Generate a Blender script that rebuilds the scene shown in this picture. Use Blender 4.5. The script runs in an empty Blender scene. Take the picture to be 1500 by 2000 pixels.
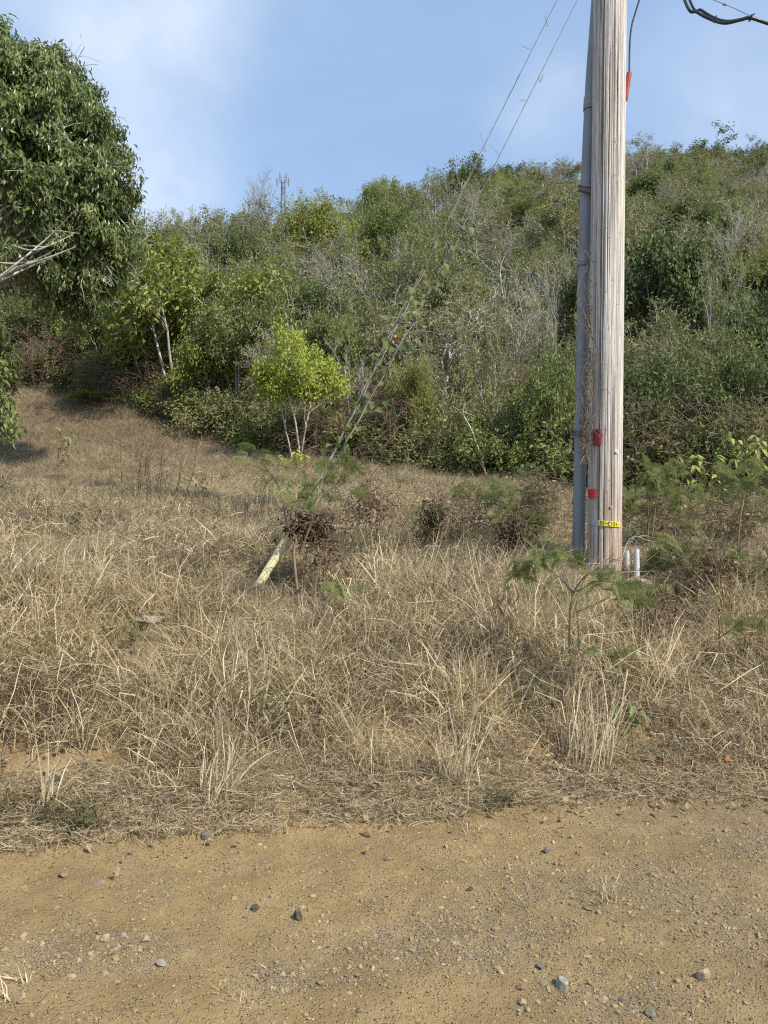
import bpy, bmesh, math
import numpy as np

R = math.radians
sc = bpy.context.scene
col = sc.collection

# ------------------------------------------------------------------ camera, sky, sun, exposure
cam_d = bpy.data.cameras.new('camera')
cam = bpy.data.objects.new('camera', cam_d)
col.objects.link(cam)
cam.location = (0, 0, 1.6)
cam.rotation_euler = (R(90), 0, 0)
cam_d.sensor_fit = 'VERTICAL'
cam_d.sensor_height = 24.0
cam_d.lens = 18.0
cam_d.clip_start = 0.05
cam_d.clip_end = 2000
sc.camera = cam

SUN_AZ, SUN_EL = 128.0, 47.0          # clockwise from +Y
sd = bpy.data.lights.new('sun', 'SUN')
sd.energy = 5.0
sd.angle = R(0.6)
sd.color = (1.0, 0.93, 0.82)
sun = bpy.data.objects.new('sun', sd)
col.objects.link(sun)
sun.rotation_euler = (R(90 - SUN_EL), 0, R(180 - SUN_AZ))

w = bpy.data.worlds.new('World')
sc.world = w
w.use_nodes = True
nt = w.node_tree
nt.nodes.clear()
N = nt.nodes.new
L = nt.links.new
out = N('ShaderNodeOutputWorld')
bg = N('ShaderNodeBackground')
sky = N('ShaderNodeTexSky')
sky.sky_type = 'NISHITA'
sky.sun_disc = False
sky.sun_elevation = R(SUN_EL)
sky.sun_rotation = R(SUN_AZ)
sky.altitude = 100
sky.air_density = 1.1
sky.dust_density = 0.7
sky.ozone_density = 3.0
bg.inputs['Strength'].default_value = 0.109
tc = N('ShaderNodeTexCoord')


def vdot(direction):
    v = np.array(direction, float)
    v /= np.linalg.norm(v)
    n = N('ShaderNodeVectorMath')
    n.operation = 'DOT_PRODUCT'
    n.inputs[1].default_value = tuple(v)
    L(tc.outputs['Generated'], n.inputs[0])
    return n.outputs['Value']


def wmath(op, a, b=None, clamp=False):
    n = N('ShaderNodeMath')
    n.operation = op
    n.use_clamp = clamp
    for i, v in enumerate((a, b)):
        if v is None:
            continue
        if isinstance(v, (int, float)):
            n.inputs[i].default_value = v
        else:
            L(v, n.inputs[i])
    return n.outputs[0]


# thin streaky cloud: noise on the sky dome, plus a few denser banks
mp = N('ShaderNodeMapping')
mp.inputs['Scale'].default_value = (2.2, 2.2, 5.0)
mp.inputs['Rotation'].default_value = (0.0, R(28), R(10))
L(tc.outputs['Generated'], mp.inputs['Vector'])
nz = N('ShaderNodeTexNoise')
nz.inputs['Scale'].default_value = 1.6
nz.inputs['Detail'].default_value = 9
nz.inputs['Roughness'].default_value = 0.55
nz.inputs['Distortion'].default_value = 0.6
L(mp.outputs['Vector'], nz.inputs['Vector'])
mr = N('ShaderNodeMapRange')
mr.inputs['From Min'].default_value = 0.36
mr.inputs['From Max'].default_value = 0.78
mr.inputs['To Min'].default_value = 0.36
mr.inputs['To Max'].default_value = 0.50
L(nz.outputs['Fac'], mr.inputs['Value'])
cl = mr.outputs['Result']


nz2 = N('ShaderNodeTexNoise')
nz2.inputs['Scale'].default_value = 4.5
nz2.inputs['Detail'].default_value = 8
nz2.inputs['Roughness'].default_value = 0.5
L(tc.outputs['Generated'], nz2.inputs['Vector'])


def bank(px, py, spread, amount):
    d = vdot(((px - 750) / 1500, 1.0, (1000 - py) / 1500))
    a = wmath('SUBTRACT', 1.0, d)
    g = wmath('EXPONENT', wmath('MULTIPLY', a, -1.0 / spread))
    g2 = wmath('MULTIPLY', g, amount)
    return wmath('MULTIPLY', g2, wmath('MAXIMUM', wmath('SUBTRACT', wmath('MULTIPLY', nz2.outputs['Fac'], 4.4), 1.45), 0.0))


bk = None
for b in ((170, -40, 0.010, 0.50), (390, 40, 0.003, 0.36), (310, 400, 0.0030, 0.85), (1060, 205, 0.0015, 0.30), (1470, 250, 0.008, 0.40)):
    q = bank(*b)
    bk = q if bk is None else wmath('ADD', bk, q, True)
mixc = N('ShaderNodeMix')
mixc.data_type = 'RGBA'
L(cl, mixc.inputs[0])
L(sky.outputs['Color'], mixc.inputs[6])
mixc.inputs[7].default_value = (4.8, 6.8, 10.1, 1)
mixb = N('ShaderNodeMix')
mixb.data_type = 'RGBA'
L(bk, mixb.inputs[0])
L(mixc.outputs[2], mixb.inputs[6])
mixb.inputs[7].default_value = (6.3, 7.0, 8.0, 1)
L(mixb.outputs[2], bg.inputs['Color'])
L(bg.outputs[0], out.inputs['Surface'])

sc.view_settings.view_transform = 'Standard'
sc.view_settings.look = 'None'
sc.view_settings.exposure = 0.34
sc.view_settings.gamma = 1.0
sc.view_settings.use_curve_mapping = False
sc.cycles.use_denoising = False
sc.cycles.filter_width = 1.2
sc.cycles.max_bounces = 8
sc.cycles.sample_clamp_indirect = 4.0

# ------------------------------------------------------------------ helpers
rng = np.random.default_rng(11)
TAB = np.random.default_rng(5).random((256, 256))


def vnoise(x, y):
    x = np.asarray(x, float)
    y = np.asarray(y, float)
    xi = np.floor(x).astype(int)
    yi = np.floor(y).astype(int)
    fx = x - xi
    fy = y - yi
    fx = fx * fx * (3 - 2 * fx)
    fy = fy * fy * (3 - 2 * fy)
    a = TAB[xi & 255, yi & 255]
    b = TAB[(xi + 1) & 255, yi & 255]
    c = TAB[xi & 255, (yi + 1) & 255]
    d = TAB[(xi + 1) & 255, (yi + 1) & 255]
    return (a * (1 - fx) + b * fx) * (1 - fy) + (c * (1 - fx) + d * fx) * fy


def fbm(x, y, oc=4):
    s, a, f, t = 0, 0.5, 1.0, 0
    for k in range(oc):
        s = s + a * vnoise(np.asarray(x) * f + 17.3 * k, np.asarray(y) * f + 9.1 * k)
        t += a
        a *= 0.5
        f *= 2.03
    return s / t


def px2a(p):
    return (p - 750) / 1500.0


EDGE_A = 4.10


def edge(x):
    x = np.asarray(x, float)
    return EDGE_A + 0.16 * np.clip(x, -6, 6) + 0.30 * (fbm(x * 0.9 + 3, 0.3 + 0 * x, 3) - 0.5)


PS = np.array([-60, 0, 0.22, 0.8, 1.5, 2.3, 3.2, 5, 7, 10, 14, 18, 22, 26, 60])
PH = np.array([0, 0, 0.10, 0.29, 0.60, 0.90, 1.12, 1.36, 1.64, 2.10, 2.78, 3.75, 5.0, 6.4, 14])
RPX = np.array([-400, 0, 100, 300, 450, 500, 700, 900, 1000, 1100, 1250, 1400, 1500, 1900])
RPY = np.array([480, 470, 470, 455, 450, 428, 395, 352, 352, 340, 312, 305, 312, 360])
RD = np.array([50, 50, 50, 50, 52, 54, 60, 67, 70, 72, 74, 76, 78, 80])


def ridge(a):
    px = np.clip(750 + 1500 * a, -400, 1900)
    d = np.interp(px, RPX, RD)
    z = 1.6 + (1000 - np.interp(px, RPX, RPY)) / 1500 * d - 3.0
    return d, z


def H(x, y, fine=False):
    x = np.asarray(x, float)
    y = np.asarray(y, float)
    s = y - edge(x)
    base = np.interp(s, PS, PH)
    a = x / np.maximum(y, 1.0)
    d, zr = ridge(a)
    yb = 19.0
    t = (y - yb) / (d - yb)
    hb = np.interp(yb - edge(np.clip(x, -30, 30)), PS, PH)
    hill = np.where(t < 1, hb + (zr - hb) * np.clip(t, 0, 1) ** 1.04, zr - (y - d) * 0.22)
    h = np.where(y > yb, hill, base)
    # smooth handover
    wgt = np.clip((y - 15) / 8, 0, 1)
    h = base * (1 - wgt) + h * wgt
    bankw = np.clip(s / 1.0, 0, 1)
    h = h + bankw * (0.22 * (fbm(x * 0.8, y * 0.8, 3) - 0.5) + 0.20 * (fbm(x * 2.3 + 7, y * 2.3, 3) - 0.5))
    h = h + np.clip((y - 20) / 10, 0, 1) * 2.2 * (fbm(x * 0.12, y * 0.12, 3) - 0.5)
    # two faint wheel tracks and a soft crown on the road, a tiny berm at its edge
    rw = np.clip(-s / 0.4, 0, 1)
    h = h + rw * (0.030 * (fbm(x * 0.7 + 40, y * 1.6, 3) - 0.5) + 0.010 * (fbm(x * 6, y * 6, 2) - 0.5))
    h = h + 0.05 * np.exp(-((s - 0.05) / 0.25) ** 2) * fbm(x * 2, y * 2, 2)
    for (bx, by, br, ba) in BUMPS:
        h = h + ba * np.exp(-(((x - bx) ** 2 + ((y - by) * 1.5) ** 2) / br ** 2))
    if fine:
        k = np.clip((9 - y) / 3, 0, 1)
        h = h + k * (0.020 * (fbm(x * 24, y * 24, 3) - 0.5) + 0.006 * (vnoise(x * 55, y * 55) - 0.5))
    return h


BUMPS = [(-1.9, 4.35, 0.45, 0.10), (0.12, 4.75, 0.3, 0.05), (1.7, 4.9, 0.4, 0.05)]
CAMZ = 1.6


def at(px, py, d):
    return np.array([(px - 750) / 1500 * d, d, CAMZ + (1000 - py) / 1500 * d])


def gpt(px, d, dz=0.0):
    x = (px - 750) / 1500 * d
    return np.array([x, d, float(H(x, d)) + dz])


def onground(px, py, lo=2.0, hi=30.0):
    ds = np.linspace(lo, hi, 1500)
    xs = (px - 750) / 1500 * ds
    zz = CAMZ + (1000 - py) / 1500 * ds
    k = np.argmax(H(xs, ds) >= zz)
    d = ds[k]
    return np.array([xs[k], d, float(H(xs[k], d))])


class Geo:
    def __init__(s):
        s.v = []
        s.f3 = []
        s.f4 = []
        s.t = []
        s.n = 0

    def add(s, v, f, tone=0.5):
        v = np.asarray(v, float).reshape(-1, 3)
        f = np.asarray(f, int)
        (s.f3 if f.shape[1] == 3 else s.f4).append(f + s.n)
        s.v.append(v)
        s.t.append(np.broadcast_to(np.asarray(tone, float), (len(v),)))
        s.n += len(v)
        return s

    def mesh(s, name, smooth=False):
        v = np.concatenate(s.v)
        f3 = np.concatenate(s.f3) if s.f3 else np.zeros((0, 3), int)
        f4 = np.concatenate(s.f4) if s.f4 else np.zeros((0, 4), int)
        me = bpy.data.meshes.new(name)
        me.vertices.add(len(v))
        me.vertices.foreach_set('co', v.astype(np.float32).ravel())
        me.loops.add(f3.size + f4.size)
        me.loops.foreach_set('vertex_index', np.concatenate([f3.ravel(), f4.ravel()]).astype(np.int32))
        me.polygons.add(len(f3) + len(f4))
        st = np.concatenate([np.arange(len(f3)) * 3, f3.size + np.arange(len(f4)) * 4])
        me.polygons.foreach_set('loop_start', st.astype(np.int32))
        me.polygons.foreach_set('use_smooth', np.full(len(st), smooth))
        at_ = me.attributes.new('tone', 'FLOAT', 'POINT')
        at_.data.foreach_set('value', np.concatenate(s.t).astype(np.float32))
        me.update(calc_edges=True)
        return me


def tag(o, label=None, cat=None, group=None, kind=None):
    if label:
        o['label'] = label
    if cat:
        o['category'] = cat
    if group:
        o['group'] = group
    if kind:
        o['kind'] = kind
    return o


def obj(name, data, mat=None, parent=None, loc=None, smooth=False):
    me = data.mesh(name, smooth) if isinstance(data, Geo) else data
    if mat is not None and not me.materials:
        me.materials.append(mat)
    o = bpy.data.objects.new(name, me)
    col.objects.link(o)
    if parent is not None:
        o.parent = parent
    if loc is not None:
        o.location = tuple(loc)
    return o


def empty(name, loc, label, cat, group=None, rz=0.0, scale=None):
    o = bpy.data.objects.new(name, None)
    o.empty_display_size = 0.1
    col.objects.link(o)
    o.location = tuple(float(c) for c in loc)
    o.rotation_euler = (0, 0, rz)
    if scale is not None:
        o.scale = scale
    return tag(o, label, cat, group)


def nrm(v):
    v = np.asarray(v, float)
    return v / np.maximum(np.linalg.norm(v, axis=-1, keepdims=True), 1e-9)


def tubes(g, P, Rd, n=5, tone=0.5, cap=False):
    """P (m,k,3) centre lines, Rd (m,k) radii."""
    P = np.asarray(P, float)
    Rd = np.asarray(Rd, float)
    if P.ndim == 2:
        P = P[None]
        Rd = Rd[None]
    m, k, _ = P.shape
    T = np.gradient(P, axis=1)
    T = nrm(T)
    mean = nrm(P[:, -1] - P[:, 0] + 1e-6)
    ref = np.where(np.abs(mean[:, 2:3]) < 0.9, np.array([[0, 0, 1.0]]), np.array([[1.0, 0, 0]]))
    U = nrm(np.cross(T, ref[:, None, :]))
    W = np.cross(T, U)
    th = np.arange(n) / n * 2 * np.pi
    ring = U[:, :, None, :] * np.cos(th)[None, None, :, None] + W[:, :, None, :] * np.sin(th)[None, None, :, None]
    V = P[:, :, None, :] + ring * Rd[:, :, None, None]
    i = np.arange(m)[:, None, None] * k * n
    j = np.arange(k - 1)[None, :, None] * n
    a = np.arange(n)[None, None, :]
    b = (a + 1) % n
    F = np.stack([i + j + a, i + j + b, i + j + n + b, i + j + n + a], -1).reshape(-1, 4)
    tn = np.asarray(tone, float)
    if tn.ndim == 1:
        tn = np.repeat(tn, k * n)
    g.add(V.reshape(-1, 3), F, tn)
    if cap:
        for q in range(m):
            for e in (0, k - 1):
                vs = V[q, e]
                c = P[q, e]
                vv = np.vstack([vs, c])
                g.add(vv, [(x, (x + 1) % n, n) for x in range(n)], 0.5)
    return g


def spline(pts, k=24):
    """Catmull-Rom through points -> (k,3)."""
    p = np.asarray(pts, float)
    if len(p) == 2:
        return p[0] + (p[1] - p[0]) * np.linspace(0, 1, k)[:, None]
    p = np.vstack([2 * p[0] - p[1], p, 2 * p[-1] - p[-2]])
    n = len(p) - 3
    t = np.linspace(0, n - 1e-6, k)
    i = t.astype(int)
    u = (t - i)[:, None]
    a, b, c, d = p[i], p[i + 1], p[i + 2], p[i + 3]
    return 0.5 * ((2 * b) + (-a + c) * u + (2 * a - 5 * b + 4 * c - d) * u ** 2 + (-a + 3 * b - 3 * c + d) * u ** 3)


def leaves(g, pos, d, nr, ln, wd, tone, fold=0.18, droop=0.12, fine=False):
    pos = np.asarray(pos, float)
    n = len(pos)
    d = nrm(d)
    side = nrm(np.cross(d, nr))
    up = np.cross(side, d)
    ln = np.broadcast_to(ln, (n,))[:, None]
    wd = np.broadcast_to(wd, (n,))[:, None]
    tip = pos + d * ln - up * ln * droop
    if fine:
        m1 = pos + d * ln * 0.33 + up * ln * 0.02
        m2 = pos + d * ln * 0.68 - up * ln * droop * 0.4
        l1 = m1 + side * wd * .5 + up * wd * fold
        r1 = m1 - side * wd * .5 + up * wd * fold
        l2 = m2 + side * wd * .38 + up * wd * fold * .7
        r2 = m2 - side * wd * .38 + up * wd * fold * .7
        V = np.stack([pos, l1, m1, r1, l2, m2, r2, tip], 1).reshape(-1, 3)
        o = (np.arange(n) * 8)[:, None]
        q = np.array([[1, 2, 5, 4], [2, 3, 6, 5]])
        t = np.array([[0, 2, 1], [0, 3, 2], [4, 5, 7], [5, 6, 7]])
        F4 = (o[:, :, None] + q[None]).reshape(-1, 4)
        F3 = (o[:, :, None] + t[None]).reshape(-1, 3)
        tn = np.repeat(np.broadcast_to(tone, (n,)), 8)
        base = g.n
        g.add(V, F4, tn)
        g.f3.append(F3 + base)
        return g
    m = pos + d * ln * 0.45
    l = m + side * wd * .5 + up * wd * fold
    r = m - side * wd * .5 + up * wd * fold
    V = np.stack([pos, l, tip, r], 1).reshape(-1, 3)
    o = (np.arange(n) * 4)[:, None]
    F = (o[:, :, None] + np.array([[0, 2, 1], [0, 3, 2]])[None]).reshape(-1, 3)
    g.add(V, F, np.repeat(np.broadcast_to(tone, (n,)), 4))
    return g


def blades(g, r, root, az, tilt, ln, wd, bend, tone, k=5, kink=0.25, fold=0.0):
    n = len(root)
    p = root.copy()
    az = az.copy()
    tilt = tilt.copy()
    pts = [p]
    for i in range(k - 1):
        d = np.stack([np.sin(tilt) * np.cos(az), np.sin(tilt) * np.sin(az), np.cos(tilt)], 1)
        p = p + d * (ln / (k - 1))[:, None]
        pts.append(p)
        tilt = tilt + bend / (k - 1) + r.normal(0, kink * .5, n) + np.where(r.random(n) < fold, r.uniform(.6, 1.7, n), 0)
        az = az + r.normal(0, kink, n)
    P = np.stack(pts, 1)
    fa = r.uniform(0, np.pi, n)
    sd_ = np.stack([np.cos(fa), np.sin(fa), r.normal(0, .3, n)], 1)
    wk = np.array([1.0, 1.0, .85, .6, .15, .1])[:k]
    off = sd_[:, None, :] * (wd[:, None] * wk[None, :] * .5)[:, :, None]
    V = np.stack([P - off, P + off], 2).reshape(-1, 3)
    o = (np.arange(n) * 2 * k)[:, None]
    q = np.array([[2 * i, 2 * i + 1, 2 * i + 3, 2 * i + 2] for i in range(k - 1)])
    F = (o[:, :, None] + q[None]).reshape(-1, 4)
    g.add(V, F, np.repeat(tone, 2 * k))
    return g


# ------------------------------------------------------------------ materials
def new_mat(name):
    m = bpy.data.materials.new(name)
    m.use_nodes = True
    m.node_tree.nodes.clear()
    return m, m.node_tree


class NT:
    def __init__(s, tree):
        s.t = tree

    def n(s, typ, **kw):
        x = s.t.nodes.new(typ)
        for k, v in kw.items():
            setattr(x, k, v)
        return x

    def l(s, a, b):
        s.t.links.new(a, b)

    def set(s, sock, v):
        if hasattr(v, 'links') or hasattr(v, 'is_linked'):
            s.l(v, sock)
        else:
            sock.default_value = v

    def math(s, op, a, b=0.0, clamp=False):
        x = s.n('ShaderNodeMath', operation=op, use_clamp=clamp)
        s.set(x.inputs[0], a)
        s.set(x.inputs[1], b)
        return x.outputs[0]

    def mix(s, f, a, b):
        x = s.n('ShaderNodeMix', data_type='RGBA')
        s.set(x.inputs[0], f)
        s.set(x.inputs[6], a if not isinstance(a, tuple) else (*a, 1))
        s.set(x.inputs[7], b if not isinstance(b, tuple) else (*b, 1))
        return x.outputs[2]

    def noise(s, vec, scale, detail=4, rough=.55, dist=0.0):
        x = s.n('ShaderNodeTexNoise')
        if vec is not None:
            s.l(vec, x.inputs['Vector'])
        x.inputs['Scale'].default_value = scale
        x.inputs['Detail'].default_value = detail
        x.inputs['Roughness'].default_value = rough
        x.inputs['Distortion'].default_value = dist
        return x.outputs['Fac']

    def ramp(s, f, a, b, lo=0.0, hi=1.0):
        x = s.n('ShaderNodeMapRange', interpolation_type='SMOOTHSTEP')
        s.set(x.inputs['Value'], f)
        x.inputs['From Min'].default_value = a
        x.inputs['From Max'].default_value = b
        x.inputs['To Min'].default_value = lo
        x.inputs['To Max'].default_value = hi
        return x.outputs['Result']

    def pos(s):
        return s.n('ShaderNodeNewGeometry').outputs['Position']

    def objc(s):
        return s.n('ShaderNodeTexCoord').outputs['Object']

    def scaled(s, vec, sc_):
        x = s.n('ShaderNodeMapping')
        s.l(vec, x.inputs['Vector'])
        x.inputs['Scale'].default_value = sc_
        return x.outputs['Vector']

    def attr(s, name):
        return s.n('ShaderNodeAttribute', attribute_name=name).outputs['Fac']

    def rand(s):
        return s.n('ShaderNodeObjectInfo').outputs['Random']

    def bump(s, h, strength=.5, dist=.01):
        x = s.n('ShaderNodeBump')
        x.inputs['Strength'].default_value = strength
        x.inputs['Distance'].default_value = dist
        s.l(h, x.inputs['Height'])
        return x.outputs['Normal']

    def principled(s, color, rough=.8, spec=.3, normal=None):
        x = s.n('ShaderNodeBsdfPrincipled')
        s.set(x.inputs['Base Color'], color if not isinstance(color, tuple) else (*color, 1))
        s.set(x.inputs['Roughness'], rough)
        x.inputs['Specular IOR Level'].default_value = spec
        if normal is not None:
            s.l(normal, x.inputs['Normal'])
        return x

    def out(s, shader):
        o = s.n('ShaderNodeOutputMaterial')
        s.l(shader, o.inputs['Surface'])


def veg(name, lo, hi, alt=None, transl=.3, rough=.55, spec=.25, var=.35, patch=None):
    """leaf / blade material: 'tone' runs lo..hi, alt is what some individuals shift towards."""
    m, t = new_mat(name)
    k = NT(t)
    c = k.mix(k.attr('tone'), lo, hi)
    if alt is not None:
        c = k.mix(k.math('MULTIPLY', k.rand(), var), c, alt)
    if patch is not None:
        pc, psc, amt = patch
        f = k.ramp(k.noise(k.pos(), psc, 3), .42, .64, 0, amt)
        c = k.mix(f, c, pc)
    b = k.principled(c, rough, spec)
    if transl > 0:
        tr = k.n('ShaderNodeBsdfTranslucent')
        k.l(c, tr.inputs['Color'])
        mx = k.n('ShaderNodeMixShader')
        mx.inputs[0].default_value = transl
        k.l(b.outputs[0], mx.inputs[1])
        k.l(tr.outputs[0], mx.inputs[2])
        k.out(mx.outputs[0])
    else:
        k.out(b.outputs[0])
    return m


def bark(name, lo, hi, scale=14, rough=.85, stretch=.25):
    m, t = new_mat(name)
    k = NT(t)
    v = k.scaled(k.objc(), (1, 1, stretch))
    f = k.noise(v, scale, 5, .65)
    c = k.mix(k.ramp(f, .3, .7), lo, hi)
    c = k.mix(k.math('MULTIPLY', k.rand(), .3), c, tuple(x * .6 for x in lo))
    b = k.principled(c, rough, .2, k.bump(f, .6, .01))
    k.out(b.outputs[0])
    return m


def plain(name, c, rough=.5, spec=.4, var=.15, scale=8, metal=0.0, dirt=None):
    m, t = new_mat(name)
    k = NT(t)
    f = k.noise(k.objc(), scale, 5, .6)
    lo = tuple(x * (1 - var) for x in c)
    hi = tuple(min(1, x * (1 + var)) for x in c)
    cc = k.mix(k.ramp(f, .3, .7), lo, hi)
    if dirt:
        cc = k.mix(k.ramp(k.noise(k.objc(), scale * .35, 6, .7), .5, .75, 0, .8), cc, dirt)
    b = k.principled(cc, rough, spec, k.bump(f, .15, .003))
    b.inputs['Metallic'].default_value = metal
    k.out(b.outputs[0])
    return m


M = {}
M['leaf_bright'] = veg('leaf_bright', (.150, .190, .040), (.40, .440, .115), (.32, .33, .08), .3)
M['leaf_mid'] = veg('leaf_mid', (.105, .142, .040), (.285, .335, .108), (.26, .26, .09), .3)
M['leaf_dark'] = veg('leaf_dark', (.062, .092, .030), (.190, .235, .080), (.17, .18, .06), .25)
M['leaf_yellow'] = veg('leaf_yellow', (.22, .275, .036), (.52, .575, .130), (.42, .45, .09), .35)
M['leaf_lime'] = veg('leaf_lime', (.15, .17, .035), (.36, .38, .10), (.30, .28, .07), .3)
M['leaf_olive'] = veg('leaf_olive', (.135, .148, .054), (.33, .345, .135), (.29, .27, .12), .3, var=.6)
M['leaf_brown'] = veg('leaf_brown', (.13, .10, .054), (.29, .225, .125), (.20, .19, .07), .25, var=.5)
M['leaf_big'] = veg('leaf_big', (.066, .106, .034), (.29, .345, .120), None, .32, rough=.38, spec=.5)
M['fern'] = veg('fern', (.13, .17, .055), (.33, .37, .14), (.34, .33, .13), .5, var=.4)
M['straw'] = veg('straw', (.17, .125, .068), (.86, .735, .465), (.56, .455, .265), .25, .45, .4, .35, ((.56, .45, .245), .55, .40))
M['straw_pale'] = veg('straw_pale', (.40, .32, .19), (.90, .79, .55), (.60, .50, .32), .3, .45, .3, .4)
M['straw_grey'] = veg('straw_grey', (.15, .115, .075), (.64, .54, .375), (.40, .31, .195), .25, .6, .2, .5, ((.33, .26, .165), .4, .45))
M['dead_stem_shade'] = veg('dead_stem_shade', (.045, .032, .020), (.23, .165, .10), None, .1, .7, .15)
M['weed'] = veg('weed', (.07, .085, .028), (.17, .185, .065), (.18, .15, .08), .3)
M['dead_leaf'] = veg('dead_leaf', (.11, .070, .042), (.42, .32, .21), (.36, .28, .19), .15, .7, .15, .6)
M['dead_dark'] = veg('dead_dark', (.036, .027, .019), (.125, .090, .058), None, .15, .8, .1)
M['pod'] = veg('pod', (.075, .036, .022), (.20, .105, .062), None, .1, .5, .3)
M['orange_leaf'] = veg('orange_leaf', (.42, .15, .06), (.50, .20, .08), None, .2, .6, .2)
M['bark_pale'] = bark('bark_pale', (.34, .31, .26), (.68, .64, .57))
M['bark_grey'] = bark('bark_grey', (.21, .185, .155), (.46, .42, .36))
M['bark_brown'] = bark('bark_brown', (.12, .085, .055), (.28, .21, .145))
M['twig'] = bark('twig', (.13, .09, .058), (.29, .215, .145))
M['twig_red'] = bark('twig_red', (.115, .078, .050), (.26, .18, .115))
M['stem_green'] = bark('stem_green', (.16, .12, .07), (.33, .26, .16))
M['pvc'] = plain('pvc', (.62, .63, .61), .45, .4, .08, 6, dirt=(.47, .42, .33))
M['conduit'] = plain('conduit', (.250, .272, .292), .5, .4, .08, 3, dirt=(.21, .215, .205))
M['guard'] = plain('guard', (.80, .71, .40), .5, .35, .08, 5, dirt=(.70, .60, .33))
M['steel'] = plain('steel', (.16, .15, .14), .6, .4, .3, 20, .5)
M['galv'] = plain('galv', (.42, .43, .44), .45, .5, .2, 40, .4)
M['rubber'] = plain('rubber', (.018, .02, .024), .45, .5, .2, 10)
M['red_lens'] = plain('red_lens', (.50, .012, .018), .3, .6, .12, 30)
M['maroon_lens'] = plain('maroon_lens', (.24, .010, .030), .4, .5, .15, 30)
M['red_sleeve'] = plain('red_sleeve', (.36, .055, .04), .5, .4, .12, 10)
M['yellow_paint'] = plain('yellow_paint', (.80, .62, .02), .45, .4, .05, 20)
M['black_paint'] = plain('black_paint', (.02, .02, .02), .5, .4, .1)
M['white_paint'] = plain('white_paint', (.75, .75, .72), .5, .4, .08)
M['concrete'] = plain('concrete', (.44, .38, .29), .9, .2, .2, 14, dirt=(.34, .27, .17))


def soil_mat(name, road):
    m, t = new_mat(name)
    k = NT(t)
    p = k.pos()
    big = k.noise(p, .55, 4, .55, .3)
    mid = k.noise(p, 3.2, 5, .6)
    fine = k.noise(p, 38, 5, .7)
    grit = k.noise(p, 150, 3, .7)
    tan_ = k.mix(k.ramp(mid, .3, .7), (.225, .156, .070), (.325, .230, .107))
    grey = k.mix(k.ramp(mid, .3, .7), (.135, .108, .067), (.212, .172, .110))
    sp = k.n('ShaderNodeSeparateXYZ')
    k.l(p, sp.inputs[0])
    if road:
        # greyer, darker soil colour towards +x and in the gravelly patches
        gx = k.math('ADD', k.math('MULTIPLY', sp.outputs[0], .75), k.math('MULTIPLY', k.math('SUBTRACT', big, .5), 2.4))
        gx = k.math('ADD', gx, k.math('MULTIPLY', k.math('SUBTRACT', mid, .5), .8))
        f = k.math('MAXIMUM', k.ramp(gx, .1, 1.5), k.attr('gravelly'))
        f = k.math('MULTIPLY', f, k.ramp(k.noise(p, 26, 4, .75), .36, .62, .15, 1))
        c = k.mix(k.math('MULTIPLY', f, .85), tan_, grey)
    else:
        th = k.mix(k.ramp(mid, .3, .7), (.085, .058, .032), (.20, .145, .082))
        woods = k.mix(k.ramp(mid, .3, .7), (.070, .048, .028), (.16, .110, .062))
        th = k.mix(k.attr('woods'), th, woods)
        bare = k.mix(k.ramp(mid, .35, .65), tan_, (.30, .205, .100))
        c = k.mix(k.attr('bare'), th, bare)
    c = k.mix(k.ramp(fine, .35, .75, 0, .40), c, (.24, .170, .088))
    vo = k.n('ShaderNodeTexVoronoi')
    k.l(p, vo.inputs['Vector'])
    vo.inputs['Scale'].default_value = 75
    peb = k.ramp(vo.outputs['Distance'], .18, .42, 1, 0)
    vr = k.n('ShaderNodeSeparateColor')
    k.l(vo.outputs['Color'], vr.inputs[0])
    pc = k.mix(vr.outputs[0], (.20, .165, .125), (.56, .47, .33))
    pm = k.math('MULTIPLY', peb, k.ramp(vr.outputs[1], .45, .55))
    c = k.mix(k.math('MULTIPLY', pm, .75), c, pc)
    h = k.math('ADD', k.math('MULTIPLY', fine, .6), k.math('ADD', k.math('MULTIPLY', grit, .25), k.math('MULTIPLY', pm, .5)))
    b = k.principled(c, .95, .12, k.bump(h, 1.0, .018))
    k.out(b.outputs[0])
    return m


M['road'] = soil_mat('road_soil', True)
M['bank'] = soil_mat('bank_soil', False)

# ------------------------------------------------------------------ ground: one sheet, cut along the road edge
BARE = [(-1.98, 4.22, .40, .15), (-1.5, 4.3, .25, .10), (0.12, 4.72, .17, .22), (0.40, 4.55, .15, .12), (1.62, 4.78, .26, .11), (2.25, 4.95, .22, .11),
        (0.95, 4.62, .14, .09), (-3.2, 4.1, .4, .16), (3.2, 5.0, .3, .14)]


def bare_at(x, y):
    b = np.clip(1 - (y - edge(x)) / .30, 0, 1)
    for (bx, by, rx, ry) in BARE:
        q = ((x - bx) / rx) ** 2 + ((y - by) / ry) ** 2
        b = np.maximum(b, np.clip(1.6 - q * 1.1, 0, 1))
    return b * np.clip(.55 + 1.3 * (fbm(np.asarray(x) * 4 + 3, np.asarray(y) * 4, 3) - .25), .2, 1)


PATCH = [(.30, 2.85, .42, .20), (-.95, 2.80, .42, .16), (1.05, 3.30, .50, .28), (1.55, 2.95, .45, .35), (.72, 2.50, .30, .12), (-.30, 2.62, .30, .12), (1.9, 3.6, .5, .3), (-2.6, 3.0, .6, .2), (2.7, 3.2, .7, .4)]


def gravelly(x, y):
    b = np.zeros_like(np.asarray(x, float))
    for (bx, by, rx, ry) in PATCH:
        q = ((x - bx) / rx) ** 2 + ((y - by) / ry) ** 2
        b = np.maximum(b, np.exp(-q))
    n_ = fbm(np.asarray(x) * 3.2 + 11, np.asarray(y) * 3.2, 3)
    return np.clip((b + (n_ - .5) * .9 - .18) * 1.5, 0, 1)


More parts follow.
